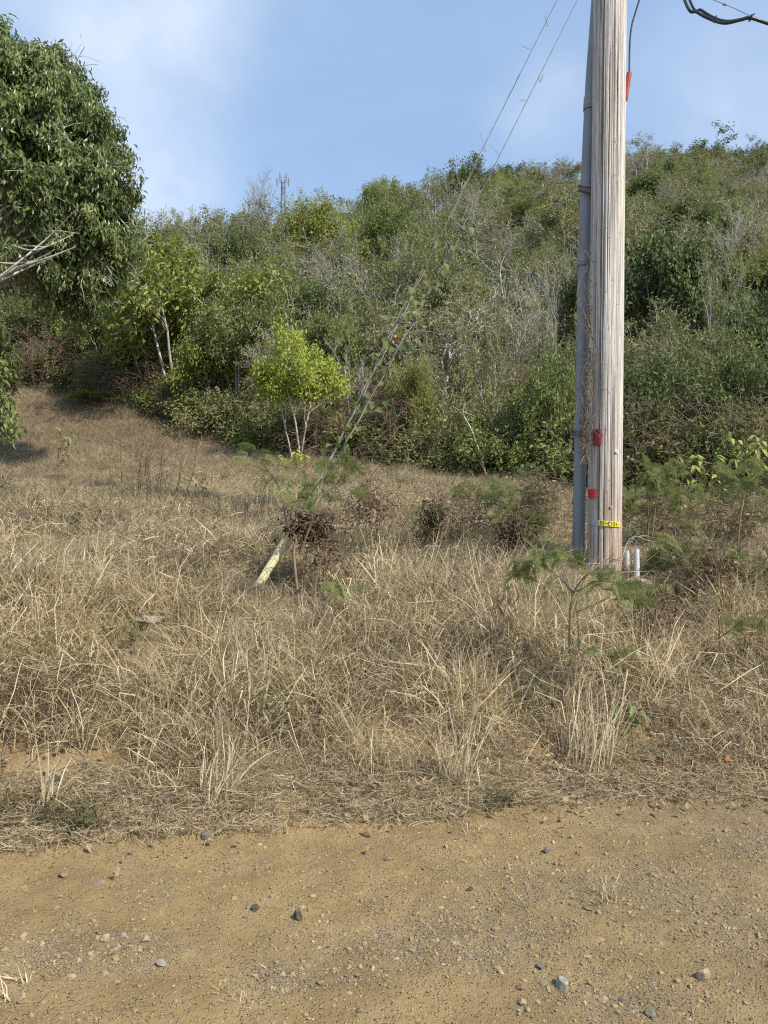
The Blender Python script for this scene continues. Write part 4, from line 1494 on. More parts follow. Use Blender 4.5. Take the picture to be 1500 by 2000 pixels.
def utility_pole():
    zb = float(H(2.09, 7.3))
    e = empty('utility_pole', (2.093, 7.3, zb), 'weathered grey wooden utility pole standing on the grassy bank', 'utility pole')
    off = np.array(e.location)
    r = np.random.default_rng(3)
    zs_ = np.concatenate([np.arange(zb - .5, 7.2, .03), np.arange(7.2, 12.3, .2)])
    th = np.linspace(-np.pi, np.pi, 200, endpoint=False)      # 0 = towards the camera (-y)
    Zg, Tg = np.meshgrid(zs_, th, indexing='ij')
    cx, cy, rad = pole_axis(Zg)
    rr_ = rad * (1 + .010 * (fbm(Tg * 1.3 + 4, Zg * .5, 3) - .5))
    rr_ = rr_ + .0045 * (fbm(Tg * 14, Zg * .35, 3) - .5)
    # the long deep check left of centre, and shorter ones
    wander = -.66 + .03 * (fbm(Zg * .7, Zg * 0 + 2, 3) - .5) + .012 * (vnoise(Zg * 3, Zg * 0 + 5) - .5)
    rr_ = rr_ - .030 * np.exp(-((Tg - wander) / .035) ** 2) - .007 * np.clip((wander - Tg) / .05, 0, 1) * np.clip((Tg + 1.6) / .4, 0, 1)
    crack = np.exp(-((Tg - wander) / .04) ** 2)
    for (t_k, z_k, s_k) in ((.10, 5.05, .020), (.05, 5.9, .016), (-.2, 3.3, .012), (.35, 2.9, .014), (.5, 4.2, .012), (-.05, 1.9, .015)):
        kk = np.exp(-((Tg - t_k) * .158 / s_k) ** 2 - ((Zg - z_k) / (s_k * 1.8)) ** 2)
        rr_ = rr_ + .006 * kk - .012 * kk ** 6
        crack = np.maximum(crack, .8 * kk ** 3)
    for _ in range(70):
        t0 = r.uniform(-1.5, 1.6)
        zc = r.uniform(1, 7.5)
        hl = r.uniform(.25, 1.4)
        wv = t0 + .05 * (fbm(Zg * .9 + t0 * 9, Zg * 0 + 1, 2) - .5)
        ck = np.exp(-((Tg - wv) / r.uniform(.014, .026)) ** 2) * np.clip(1.2 - ((Zg - zc) / hl) ** 2, 0, 1)
        rr_ = rr_ - r.uniform(.005, .015) * ck
        crack = np.maximum(crack, ck)
    V = np.stack([cx + rr_ * np.sin(Tg), cy - rr_ * np.cos(Tg), Zg], -1).reshape(-1, 3) - off
    nz_, nt2 = Zg.shape
    id_ = np.arange(nz_ * nt2).reshape(nz_, nt2)
    nx_ = np.roll(id_, -1, axis=1)
    F = np.stack([id_[:-1], nx_[:-1], nx_[1:], id_[1:]], -1).reshape(-1, 4)
    g = Geo().add(V, F, crack.reshape(-1))
    top = np.vstack([V[-nt2:], V[-nt2:].mean(0)])
    g.add(top, [(i, (i + 1) % nt2, nt2) for i in range(nt2)])
    m, t = new_mat('weathered_wood')
    k = NT(t)
    o_ = k.objc()
    g1 = k.noise(k.scaled(o_, (1, 1, .018)), 75, 6, .65)
    g2 = k.noise(k.scaled(o_, (1, 1, .05)), 170, 4, .7)
    g3 = k.noise(k.scaled(o_, (1, 1, .25)), 3.0, 4, .6)
    c = k.mix(k.ramp(g1, .30, .66), (.30, .272, .240), (.74, .70, .63))
    c = k.mix(k.ramp(g2, .57, .70, 0, .75), c, (.13, .095, .07))
    c = k.mix(k.ramp(g3, .50, .72, 0, .40), c, (.38, .29, .21))
    sp = k.n('ShaderNodeSeparateXYZ')
    k.l(o_, sp.inputs[0])
    lowf = k.math('MULTIPLY', k.ramp(sp.outputs[2], 2.0, .1), k.ramp(g1, .75, .40))
    c = k.mix(k.math('MULTIPLY', lowf, .6), c, (.34, .19, .095))
    c = k.mix(k.ramp(k.noise(k.scaled(o_, (1, 1, .35)), 34, 2, .5), .73, .77, 0, .75), c, (.12, .085, .06))
    c = k.mix(k.ramp(k.attr('tone'), .25, .9, 0, .85), c, (.085, .066, .052))
    c = k.mix(k.ramp(k.noise(k.scaled(o_, (1, 1, .12)), 9, 5, .6), .52, .74, 0, .45), c, (.30, .27, .24))
    h = k.math('ADD', g1, k.math('MULTIPLY', g2, .5))
    k.out(k.principled(c, .9, .15, k.bump(h, .8, .012)).outputs[0])
    obj('shaft', g, m, e, smooth=True)

    def wrap(u, z, lift=0.0):
        """u metres along the surface from the front, z height -> point on the pole face"""
        cx, cy, rd = pole_axis(z)
        a_ = np.asarray(u) / rd
        return np.stack([cx + (rd + lift) * np.sin(a_), cy - (rd + lift) * np.cos(a_), np.asarray(z, float)], -1) - off

    def u_of(px, py, d=7.15):
        z = CAMZ + (1000 - py) / 1500 * d
        cx, cy, rd = pole_axis(z)
        sx_ = ((px - 750) / 1500 * d - cx) / rd
        return rd * math.asin(max(-.98, min(.98, sx_))), z

    def slab(px0, py0, px1, py1, thick, skew=0.0, n=6, lift=.002, bev=0.0):
        u0, z1 = u_of(px0, py0)
        u1, z0 = u_of(px1, py1)
        us = np.linspace(u0, u1, n)
        fr_, bk = [], []
        g_ = Geo()
        vv = []
        for i_, u_ in enumerate(us):
            ed = bev if i_ in (0, n - 1) else 0.0
            sk = skew * (u_ - u0) / (u1 - u0)
            for (zz, lf) in ((z0 + sk + ed, lift), (z0 + sk + ed * 1.4, lift + thick - ed), (z1 + sk - ed * 1.4, lift + thick - ed), (z1 + sk - ed, lift)):
                vv.append(wrap(u_, zz, lf))
        fs = []
        for i_ in range(n - 1):
            b_ = i_ * 4
            for j_ in range(3):
                fs.append((b_ + j_, b_ + 4 + j_, b_ + 5 + j_, b_ + 1 + j_))
        fs.append((0, 1, 2, 3))
        b_ = (n - 1) * 4
        fs.append((b_ + 3, b_ + 2, b_ + 1, b_))
        g_.add(np.array(vv), np.array(fs))
        return g_

    o = obj('reflector', slab(1164.5, 838, 1175.5, 870, .022, .004, 8, bev=.005), M['maroon_lens'], e)
    o['label'] = 'tall maroon reflector, the upper of the two'
    sc_ = obj('screw', slab(1167.2, 853.5, 1169.2, 855.5, .026, 0, 3), M['steel'], o)
    sc_.matrix_parent_inverse.identity()
    o = obj('reflector', slab(1157.5, 955.5, 1167, 972.5, .020, .004, 8, bev=.004), M['red_lens'], e)
    o['label'] = 'short bright red reflector, the lower of the two'
    obj('tag_backing', slab(1157.5, 1013.5, 1212.5, 1024.5, .003, -.030, 14), M['galv'], e)
    pl = obj('number_plate', slab(1171.5, 1016.4, 1212, 1026, .0045, -.019, 12, lift=.004), M['yellow_paint'], e)
    # pressed characters
    GL = {'5': [[(1, 1), (0, 1), (0, .56), (.75, .56), (1, .42), (1, .14), (.75, 0), (0, 0)]], '1': [[(.2, .8), (.5, 1), (.5, 0)]], '-': [[(0, .5), (1, .5)]],
          'C': [[(1, .85), (.8, 1), (.2, 1), (0, .8), (0, .2), (.2, 0), (.8, 0), (1, .15)]]}
    gl = Geo()
    ua, za = u_of(1173.3, 1025.0)
    ub, _ = u_of(1209.5, 1025)
    txt = '51-C151-'
    pitch = (ub - ua) / len(txt)
    for ci, ch in enumerate(txt):
        for st_ in GL[ch]:
            for p0, p1 in zip(st_[:-1], st_[1:]):
                A = np.array([ua + pitch * (ci + .12 + .66 * p0[0]), p0[1]])
                B = np.array([ua + pitch * (ci + .12 + .66 * p1[0]), p1[1]])
                A[1] = za - .019 * (A[0] - ua) / (ub - ua) + .004 + .030 * A[1]
                B[1] = za - .019 * (B[0] - ua) / (ub - ua) + .004 + .030 * B[1]
                dv = B - A
                ln_ = np.linalg.norm(dv)
                pv = np.array([-dv[1], dv[0]]) / ln_ * .0026
                ex = dv / ln_ * .0024
                q = [A - ex - pv, B + ex - pv, B + ex + pv, A - ex + pv]
                gl.add(np.array([wrap(q_[0], q_[1], .0105) for q_ in q]), [(0, 1, 2, 3)])
    obj('lettering', gl, M['black_paint'], pl)
    # white washer with nail, and a bolt head
    for (px, py, rw, mt, nm) in ((1204, 882, .0165, 'white_paint', 'washer'), (1192, 990, .012, 'galv', 'bolt_head')):
        u_, z_ = u_of(px, py)
        c_ = wrap(u_, z_, .002)
        cx, cy, _ = pole_axis(z_)
        nn_ = nrm(c_ + off - np.array([cx, cy, z_]))
        g_ = tubes(Geo(), np.array([c_ - nn_ * .004, c_ + nn_ * .008]), np.array([rw, rw]), 14 if nm == 'washer' else 6, cap=True)
        o = obj(nm, g_, M[mt], e)
        g_ = tubes(Geo(), np.array([c_ + nn_ * .006, c_ + nn_ * .014]), np.array([rw * .35] * 2), 6, cap=True)
        obj('nail', g_, M['steel'], o)
    rs = np.random.default_rng(8)
    for _ in range(16):
        u_, z_ = rs.uniform(-.07, .13), rs.uniform(1.5, 6.0)
        w_ = rs.uniform(.006, .010)
        tl = rs.uniform(-.5, .5)
        a_, b_ = wrap(u_ - w_, z_ - w_ * tl, .004), wrap(u_ + w_, z_ + w_ * tl, .004)
        obj('staple', tubes(Geo(), np.array([wrap(u_ - w_, z_ - w_ * tl, -.006), a_, b_, wrap(u_ + w_, z_ + w_ * tl, -.006)]), np.full(4, .0013), 4), M['steel'], e)
    # grey conduit strapped behind the pole
    cp = [at(1129.5, 1075, 7.55), at(1136, 760, 7.54), at(1141.5, 500, 7.53), at(1153.5, 200, 7.52), at(1167, 0, 7.52), at(1200, -500, 7.51)]
    cl_ = spline(cp, 60)
    cl_[0][2] -= .25
    cd = obj('conduit', tubes(Geo(), cl_ - off, np.full(60, .060), 28, cap=True), M['conduit'], e, smooth=True)

    def on_c(py):
        i_ = np.argmin(np.abs((1000 - (cl_[:, 2] - CAMZ) / cl_[:, 1] * 1500) - py))
        i_ = int(np.clip(i_, 1, 58))
        ys_ = 1000 - (cl_[:, 2] - CAMZ) / cl_[:, 1] * 1500
        return np.array([np.interp(-py, -ys_, cl_[:, c_]) for c_ in range(3)])
    for (y0, y1) in ((190, 216), (495, 521)):
        a_, b_ = on_c(y1) - off, on_c(y0) - off
        pts = np.array([a_, a_ + (b_ - a_) * .04, a_ + (b_ - a_) * .05, a_ + (b_ - a_) * .96, b_])
        obj('coupling', tubes(Geo(), pts, np.array([.0605, .0665, .068, .068, .0605]), 28), M['conduit'], cd, smooth=True)
        obj('joint_ring', tubes(Geo(), np.array([a_ + (b_ - a_) * -.03, a_ + (b_ - a_) * .02]), np.array([.0655, .0655]), 28), M['rubber'], cd)
    # slotted stand-off channels
    for (py, x0, x1, dz) in ((366, 1129.5, 1158, -.030), (846, 1117, 1152, .0)):
        A = at(x0, py, 7.43)
        B = at(x1, py, 7.40) + np.array([0, 0, dz])
        g_ = Geo()
        hh = .026

        def box(p, q, y0, y1, z0, z1):
            vv = []
            for pp in (p, q):
                for (yy, zz) in ((y0, z0), (y1, z0), (y1, z1), (y0, z1)):
                    vv.append(pp + np.array([0, yy, zz]) - off)
            g_.add(np.array(vv), [(0, 1, 2, 3), (4, 7, 6, 5), (0, 4, 5, 1), (1, 5, 6, 2), (2, 6, 7, 3), (3, 7, 4, 0)])
        box(A, B, -.004, 0, -hh, hh * .25)
        box(A, B, .0005, .036, -hh, -hh + .004)
        for i_ in range(6):      # rungs leave the upper slots open
            f0 = i_ / 5.6
            box(A + (B - A) * f0, A + (B - A) * (f0 + .09), -.004, .0, hh * .25, hh * .8)
        box(A, B, -.0045, .036, hh * .8, hh)
        br_ = obj('bracket', g_, M['steel'], e)
        c_ = on_c(py)
        st_ = np.array([c_ + [.064 * math.cos(q), .064 * math.sin(q), -.012] for q in np.linspace(0, 2 * np.pi, 20)])
        obj('strap', tubes(Geo(), st_ - off, np.full(20, .006), 5), M['galv'], br_)
    return e


utility_pole()


def cable(name, pts, rad, mat, label, cat, n=60, sides=8, parts=()):
    e = empty(name, pts[0], label, cat)
    off = np.array(pts[0])
    for (pn, pp, rr_, mt) in [('cable', pts, rad, mat)] + list(parts):
        c_ = spline(pp, n)
        obj(pn, tubes(Geo(), c_ - off, np.full(n, rr_), sides, cap=True), M[mt], e, smooth=True)
    return e


# drop cable with the red sleeve, right of the pole
sl = [at(1222.5, 200, 7.28), at(1224.5, 175, 7.28), at(1229, 142, 7.28)]
e = cable('drop_cable', [at(1229, 146, 7.28), at(1230, 90, 7.28), at(1234, 50, 7.28), at(1247, 5, 7.28), at(1275, -90, 7.25), at(1240, -330, 7.2)], .0085, 'rubber',
          'thin black cable with a red sleeve hanging beside the pole top', 'cable',
          parts=[('wire_end', [at(1221.5, 214, 7.28), at(1222.6, 202, 7.28), at(1223, 192, 7.28)], .006, 'galv')])
c_ = spline(sl, 10)
o = obj('red_sleeve', tubes(Geo(), c_ - np.array(e.location), np.array([.004, .016, .018, .019, .02, .021, .022, .023, .0235, .0235]), 14, cap=True), M['red_sleeve'], e, smooth=True)

# fat cable bundle at the top right
A1 = [at(1190, -420, 6.9), at(1290, -160, 6.0), at(1338, 2, 5.4), at(1362, 24, 5.3), at(1394, 40, 5.2), at(1418, 45, 5.1), at(1448, 38.5, 5.05), at(1466, 35.5, 5), at(1500, 46, 5), at(1640, 92, 4.9), at(2000, 180, 4.6)]
A2 = [at(1198, -420, 6.9), at(1300, -160, 6.0), at(1348, 2, 5.42), at(1370, 20, 5.32), at(1395, 35, 5.22), at(1420, 41.5, 5.12), at(1446, 38, 5.07), at(1467, 34, 5.02), at(1500, 45, 5.02), at(1640, 90, 4.92), at(2000, 178, 4.62)]
e = cable('overhead_cable', A1, .0105, 'rubber', 'thick black double cable sagging across the top right corner', 'cable', 110, 10, [('cable', A2, .0095, 'rubber')])
for (px, py) in ((1396.5, 37.5), (1466, 35)):
    c0 = at(px, py, 5.12 if px < 1420 else 5.0)
    pts = np.array([c0 + [math.cos(q) * .006, math.sin(q) * .018, math.cos(q) * .019] for q in np.linspace(0, 6.6, 14)])
    if px > 1420:
        pts = np.vstack([pts, at(1474, 27, 4.99)])
    obj('cable_tie', tubes(Geo(), pts - np.array(e.location), np.full(len(pts), .0042), 5), M['rubber'], e)
B1 = [at(1210, -75, 6.4), at(1394, 0, 5.5), at(1414, 8, 5.4), at(1440, 19, 5.3), at(1465, 31, 5.08), at(1474, 37, 5.03)]
e = cable('tie_wire', B1, .0022, 'steel', 'thin steel wire with a knot running down to the thick black cable', 'wire', 40, 5)
kn = [at(1411, 6, 5.42), at(1413, 10, 5.40), at(1416, 5, 5.40), at(1414, 9, 5.38), at(1418, 8, 5.40), at(1416, 11, 5.41), at(1411, 8, 5.41)]
obj('knot', tubes(Geo(), spline(kn, 30) - np.array(e.location), np.full(30, .0032), 5), M['steel'], e)

# guy wires with yellow guard
W1 = [at(500, 1152, 6.45), at(575, 1030, 6.52), at(662, 862, 6.62), at(766, 648, 6.72), at(860, 462, 6.85), at(938, 300, 6.95), at(1088, 0, 7.13), at(1192, -205, 7.25)]
W2 = [at(500, 1152, 6.47), at(588, 1018, 6.55), at(664, 885, 6.65), at(801, 640, 6.77), at(883, 484, 6.88), at(970, 315, 7.0), at(1128, 0, 7.17), at(1192, -117, 7.25)]
e = empty('guy_wire', W1[0], 'pair of steel guy wires slanting from the ground up to the pole', 'guy wire')
off = np.array(e.location)
w1, w2 = spline(W1, 90), spline(W2, 90)
obj('wire', tubes(Geo(), w1 - off, np.full(90, .0036), 6), M['steel'], e, smooth=True)
obj('wire', tubes(Geo(), w2 - off, np.full(90, .0033), 6), M['steel'], e, smooth=True)
ga, gb = at(494, 1162, 6.44), at(590, 1003, 6.52)
gd = nrm(gb - ga)
sidev = nrm(np.cross(gd, [0, 1, 0]))
frontv = nrm(np.cross(sidev, gd))
frontv = frontv if frontv[1] < 0 else -frontv
g = Geo()
for (rr_, flip) in ((.037, 1), (.034, -1)):     # a split half-pipe with real wall thickness
    th = np.linspace(-2.5, 2.5, 22)
    ring = np.array([sidev * math.sin(q) * rr_ + frontv * math.cos(q) * rr_ for q in th])
    vv = np.concatenate([ga + ring, gb + ring]) - off
    k = len(th)
    f = [(i, i + 1, k + i + 1, k + i) for i in range(k - 1)]
    g.add(vv, f if flip > 0 else [q[::-1] for q in f])
o = obj('guard', g, M['guard'], e, smooth=True)
o['label'] = 'yellow plastic guard tube over the foot of the guy wires'


# ------------------------------------------------------------------ vines
def strand(r, path, amp, n=60, turns=6):
    c_ = spline(path, n)
    t = np.linspace(0, 1, n)
    ph = r.uniform(0, 6.28)
    tn = nrm(np.gradient(c_, axis=0))
    u = nrm(np.cross(tn, [0, 1, 0.01]))
    v = np.cross(tn, u)
    w_ = turns * 6.28 * t + ph + 1.2 * np.sin(t * 9 + ph)
    return c_ + (u * np.cos(w_)[:, None] + v * np.sin(w_)[:, None]) * (amp * (.5 + r.random(n) * .7))[:, None]


def heart_leaf_mesh(seed):
    r = np.random.default_rng(seed)
    out_ = [(0, .02), (.18, .10), (.36, .02), (.48, -.16), (.46, -.38), (.32, -.62), (.14, -.82), (0, -1.0)]
    pts = out_ + [(-x_, y_) for x_, y_ in out_[-2:0:-1]]
    P2 = np.array(pts)
    z = -.22 * (P2[:, 1]) ** 2 + .20 * np.abs(P2[:, 0]) + r.normal(0, .02, len(P2))
    v = np.stack([P2[:, 0], P2[:, 1], z], 1)
    mid = np.array([[0, -.35, -.08]])
    n_ = len(v)
    g = Geo().add(np.vstack([v, mid]), [(i, (i + 1) % n_, n_) for i in range(n_)], r.random())
    return g.mesh('leaf', True)


HL = [heart_leaf_mesh(i) for i in range(4)]


def place_leaf(parent, off, p, size, r, mat, down=True):
    me = HL[int(r.integers(0, 4))]
    if not me.materials:
        me.materials.append(mat)
    o = bpy.data.objects.new('leaf', me)
    col.objects.link(o)
    o.parent = parent
    o.location = tuple(np.asarray(p) - off)
    o.scale = (size,) * 3
    o.rotation_euler = (R(90 - 25) + r.normal(0, .3), r.normal(0, .3), r.normal(0, .6))
    o.material_slots[0].link = 'OBJECT'
    o.material_slots[0].material = mat
    return o


M['leaf_vine'] = veg('leaf_vine', (.085, .125, .04), (.16, .205, .075), (.19, .20, .07), .35, var=.5)


def guy_vine():
    r = np.random.default_rng(61)
    e = empty('climbing_vine', W1[1], 'green heart-leaved vine climbing the guy wires', 'vine')
    off = np.array(e.location)
    g = Geo()
    for (Wp, n0, n1) in ((W1, 0, 6), (W2, 0, 6)):
        for q in range(2):
            path = [p + r.normal(0, .007, 3) for p in Wp[n0:n1 - q % 2]]
            tubes(g, strand(r, path, .007, 90, 12) - off, np.linspace(.0050, .0022, 90), 5, .5)
    for Wq in (w1, w2):                   # curled tendrils higher up
        for k in range(52, 76, 2):
            if r.random() < .6:
                p = Wq[k]
                q = np.array([p, p + r.normal(0, .03, 3), p + r.normal(0, .05, 3) + [0, 0, .06]])
                tubes(g, spline(q, 8) - off, np.full(8, .0025), 4)
        seg = Wq[48:74]
        tubes(g, strand(r, seg[::5], .004, 70, 14) - off, np.full(70, .0018), 4)
    obj('stem', g, M['bark_grey'], e, smooth=True)
    for Wq, cnt in ((w1, 60), (w2, 90)):
        for _ in range(cnt):
            k = int(r.integers(14, 55))
            if k < 26 and r.random() < .6:
                continue
            p = Wq[k] + r.normal(0, .05, 3) + [0, -.03, -.02]
            place_leaf(e, off, p, r.uniform(.035, .075), r, M['leaf_vine'])
    # one dead yellow leaf caught on the wire
    o = place_leaf(e, off, at(772, 655, 6.68), .03, r, M['orange_leaf'])


guy_vine()


def pole_vine():
    r = np.random.default_rng(71)
    e = empty('wiry_vine', (1.95, 7.25, float(H(1.95, 7.25))), 'dry wiry vine with tiny leaves between conduit and pole', 'vine')
    off = np.array(e.location)
    g = Geo()
    lp, ld = [], []
    for i in range(11):
        x0 = r.uniform(1138, 1162)
        ytop = r.uniform(440, 760)
        path = []
        for t in np.linspace(0, 1, 8):
            py = 905 + (ytop - 905) * t
            px = 1143 + (1152 - 1143) * (905 - py) / 500 + r.normal(0, 9)
            path.append(at(px, py, 7.20 + r.normal(0, .05)))
        c_ = strand(r, path, .022, 70, r.uniform(3, 9))
        tubes(g, c_ - off, np.full(70, r.uniform(.0018, .0045)), 4)
        for k in r.integers(5, 70, 16):
            lp.append(c_[k] + r.normal(0, .015, 3))
            ld.append(r.normal(0, 1, 3))
    for i in range(20):       # loose tendrils over the lit face and over the conduit
        px, py = r.choice([1150, 1140, 1162]) + r.normal(0, 5), r.uniform(480, 860)
        d_ = 7.12
        q = [at(px, py, d_)]
        hd = r.choice([-1, 1])
        for _ in range(4):
            q.append(q[-1] + np.array([hd * r.uniform(.01, .05), r.normal(0, .012), r.normal(0, .04)]))
        tubes(g, spline(q, 18) - off, np.full(18, .0018), 4)
    obj('stem', g, M['bark_brown'], e, smooth=True)
    gl = Geo()
    n = len(lp)
    leaves(gl, np.array(lp) - off, np.array(ld), r.normal(0, 1, (n, 3)) + [0, -.5, .5], r.uniform(.014, .040, n), r.uniform(.010, .022, n), r.random(n))
    obj('foliage', gl, M['weed'], e)


pole_vine()


def dead_heap(name, label, px, py, d, wpx, hpx, n_tw, n_lf, mt_l='dead_dark', mt_t='twig_red', cat='vine', seed=81, hang=.6):
    r = np.random.default_rng(seed)
    c = at(px, py, d)
    wx, hz_ = wpx / 1500 * d / 2, hpx / 1500 * d / 2
    e = empty(name, (c[0], c[1], float(H(c[0], c[1]))), label, cat)
    off = np.array(e.location)
    g = Geo()
    for _ in range(n_tw):
        p = c + r.normal(0, .45, 3) * [wx, wx * .7, hz_]
        q = [p]
        v = nrm(r.normal(0, 1, 3))
        for _k in range(4):
            v = nrm(v + r.normal(0, .6, 3) - [0, 0, hang * .4])
            q.append(q[-1] + v * r.uniform(.03, .10))
        tubes(g, spline(q, 14) - off, np.full(14, r.uniform(.0016, .004)), 4, r.random())
    obj('stem', g, M[mt_t], e, smooth=True)
    gl = Geo()
    pos = c + r.normal(0, .45, (n_lf, 3)) * [wx, wx * .7, hz_]
    leaves(gl, pos - off, r.normal(0, .6, (n_lf, 3)) - [0, 0, hang], r.normal(0, .7, (n_lf, 3)) + [0, -.3, .3], r.uniform(.03, .065, n_lf), r.uniform(.014, .03, n_lf), r.random(n_lf), .5, .4)
    obj('foliage', gl, M[mt_l], e)
    return e


dead_heap('dead_vine', 'dark brown dead vine heaped over the top of the yellow guard', 604, 1026, 6.4, 105, 62, 120, 380, seed=81)
dead_heap('withered_shrub', 'brown withered stems hanging right of the yellow guard', 645, 1095, 6.25, 130, 170, 120, 110, 'dead_leaf', 'twig_red', 'shrub', 82, 1.0)
dead_heap('dark_dead_shrub', 'blackish dead shrub in the grass left of the pole foot', 1002, 1050, 7.4, 70, 80, 110, 260, 'dead_dark', 'twig_red', 'shrub', 83)
dead_heap('dusty_shrub', 'dusty dark olive shrub in the grass between guard and pole', 845, 1015, 7.8, 60, 90, 110, 420, 'weed', 'twig', 'shrub', 84)
dead_heap('brown_stem_tangle', 'tall brown tangle of dead stems behind the yellow guard', 720, 985, 7.6, 150, 120, 190, 160, 'dead_leaf', 'twig_red', 'shrub', 85)


for (px, py, d, wpx, hpx, where, sd_) in ((1290, 1020, 7.9, 130, 110, 'behind the white pipes', 86), (1435, 1010, 7.6, 130, 120, 'near the right border', 87), (1050, 960, 8.6, 110, 100, 'left of the conduit', 88),
                                          (1385, 1110, 6.5, 150, 90, 'over the low feathery bush on the right', 89), (1270, 1210, 5.7, 110, 130, 'below the seed pods', 90), (905, 1010, 8.0, 120, 90, 'in the middle of the field', 91)):
    dead_heap('dry_stem_tangle', 'tangle of dry brown stems ' + where, px, py, d, wpx, hpx, 150, 130, 'dead_leaf', 'twig', 'shrub', sd_, .2)


# ------------------------------------------------------------------ feathery saplings
def frond_mesh(seed):
    r = np.random.default_rng(seed)
    g = Geo()
    Lr = 1.0
    npair = 9
    rac = np.array([[0, t * Lr, .16 * math.sin(t * 2.2) - .38 * t * t] for t in np.linspace(0, 1, 8)])
    tubes(g, rac, np.linspace(.012, .005, 8), 3, .3)
    for i in range(npair):
        t = .16 + .84 * i / (npair - 1)
        b = np.array([np.interp(t, np.linspace(0, 1, 8), rac[:, c_]) for c_ in range(3)])
        for sgn in (-1, 1):
            pl = .46 * (1 - .35 * abs(t - .45)) * r.uniform(.85, 1.1)
            dr = nrm([sgn * 1.0, .55 + .5 * t + r.normal(0, .1), .15 + r.normal(0, .12)])
            m_ = 19
            tt = np.linspace(.06, 1, m_)
            ax = b + dr * (tt * pl)[:, None] - np.array([0, 0, 1]) * (.16 * tt ** 2)[:, None]
            tubes(g, ax[[0, m_ // 2, m_ - 1]], np.array([.006, .005, .003]), 3, .3)
            up = nrm(np.array([0, 0, 1]) + r.normal(0, .12, 3))
            sd = nrm(np.cross(dr, up))
            for s2 in (-1, 1):
                dd = nrm(sd * s2 + dr * .45)
                leaves(g, ax, np.repeat(dd[None], m_, 0), np.repeat(up[None], m_, 0) + r.normal(0, .15, (m_, 3)), .085 * (1 - .4 * np.abs(tt - .5)), .022, np.clip(r.beta(2, 2, m_), 0, 1), .1, .1)
    return g.mesh('frond')


FRONDS = [frond_mesh(700 + i) for i in range(4)]
for me in FRONDS:
    me.materials.append(M['fern'])


def add_frond(e, off, p, d, size, r, mat='fern'):
    d = nrm(d)
    me = FRONDS[int(r.integers(0, 4))]
    o = bpy.data.objects.new('frond', me)
    col.objects.link(o)
    o.parent = e
    o.location = tuple(np.asarray(p) - off)
    size *= .82
    o.scale = (size,) * 3
    pitch = math.asin(float(np.clip(d[2], -1, 1)))
    o.rotation_euler = (pitch, r.normal(0, .7), math.atan2(d[1], d[0]) - math.pi / 2)
    o.rotation_euler[1] += r.normal(0, .6)
    return o


def sapling(label, stems, fronds, seed, name='feathery_sapling', cat='sapling', group='feathery saplings on the bank', rad=.011, fs=.20, mat='stem_green', pods=()):
    """stems: pixel polylines with depth; fronds: (px, py, d, dx, dz[, size])"""
    r = np.random.default_rng(seed)
    b = at(*stems[0][0])
    gz = float(H(b[0], b[1]))
    e = empty(name, (b[0], b[1], gz), label, cat, group)
    off = np.array(e.location)
    for i, s_ in enumerate(stems):
        pts = [at(*q) for q in s_]
        if i == 0:
            pts = [np.array([b[0], b[1], gz - .05])] + pts[1:] if pts[0][2] < gz + .05 else [np.array([b[0], b[1], gz - .05])] + pts
        c_ = spline(pts, 30) + np.cumsum(r.normal(0, .0012, (30, 3)), 0)
        k = rad * (1 if i == 0 else .62)
        obj('stem', tubes(Geo(), c_ - off, np.linspace(k, k * .4, 30), 7), M[mat], e, smooth=True)
    for q in fronds:
        px, py, d, dx, dz = q[:5]
        size = (q[5] if len(q) > 5 else fs) * r.uniform(.85, 1.15)
        p = at(px, py, d)
        add_frond(e, off, p, np.array([dx, r.normal(-.15, .5), dz]), size, r)
    for (px, py, d, n_, sp_) in pods:
        c_ = at(px, py, d)
        for _ in range(n_):
            p = c_ + np.array([r.normal(0, sp_), r.normal(0, .03), r.normal(0, .02)])
            ln_ = r.uniform(.10, .20)
            bw = r.normal(0, .25)
            q = np.array([p, p + [bw * .06, 0, -ln_ * .45], p + [bw * .22, 0, -ln_]])
            cc = spline(q, 6)
            wv = np.array([.001, .006, .0075, .0075, .006, .001])
            sv = nrm(np.array([1, r.normal(0, .5), 0]))
            tv = nrm(np.cross(sv, [0, 0, 1]))
            vv = np.concatenate([np.stack([cc + sv * wv[:, None], cc + tv * .0015, cc - sv * wv[:, None], cc - tv * .0015], 1).reshape(-1, 3)]) - off
            ff = [(i_ * 4 + j_, i_ * 4 + (j_ + 1) % 4, i_ * 4 + 4 + (j_ + 1) % 4, i_ * 4 + 4 + j_) for i_ in range(5) for j_ in range(4)]
            obj('pod', Geo().add(vv, ff, r.random()), M['pod'], e)
    return e


def fan(px, py, d, n, r, size, spread=1.0, up=.2):
    return [(px + r.normal(0, 9), py + r.normal(0, 9), d + r.normal(0, .06), math.cos(q) * spread, r.normal(.1, .55), size * r.uniform(.6, .95)) for q in np.linspace(-.4, 3.5, int(n * 1.5))]


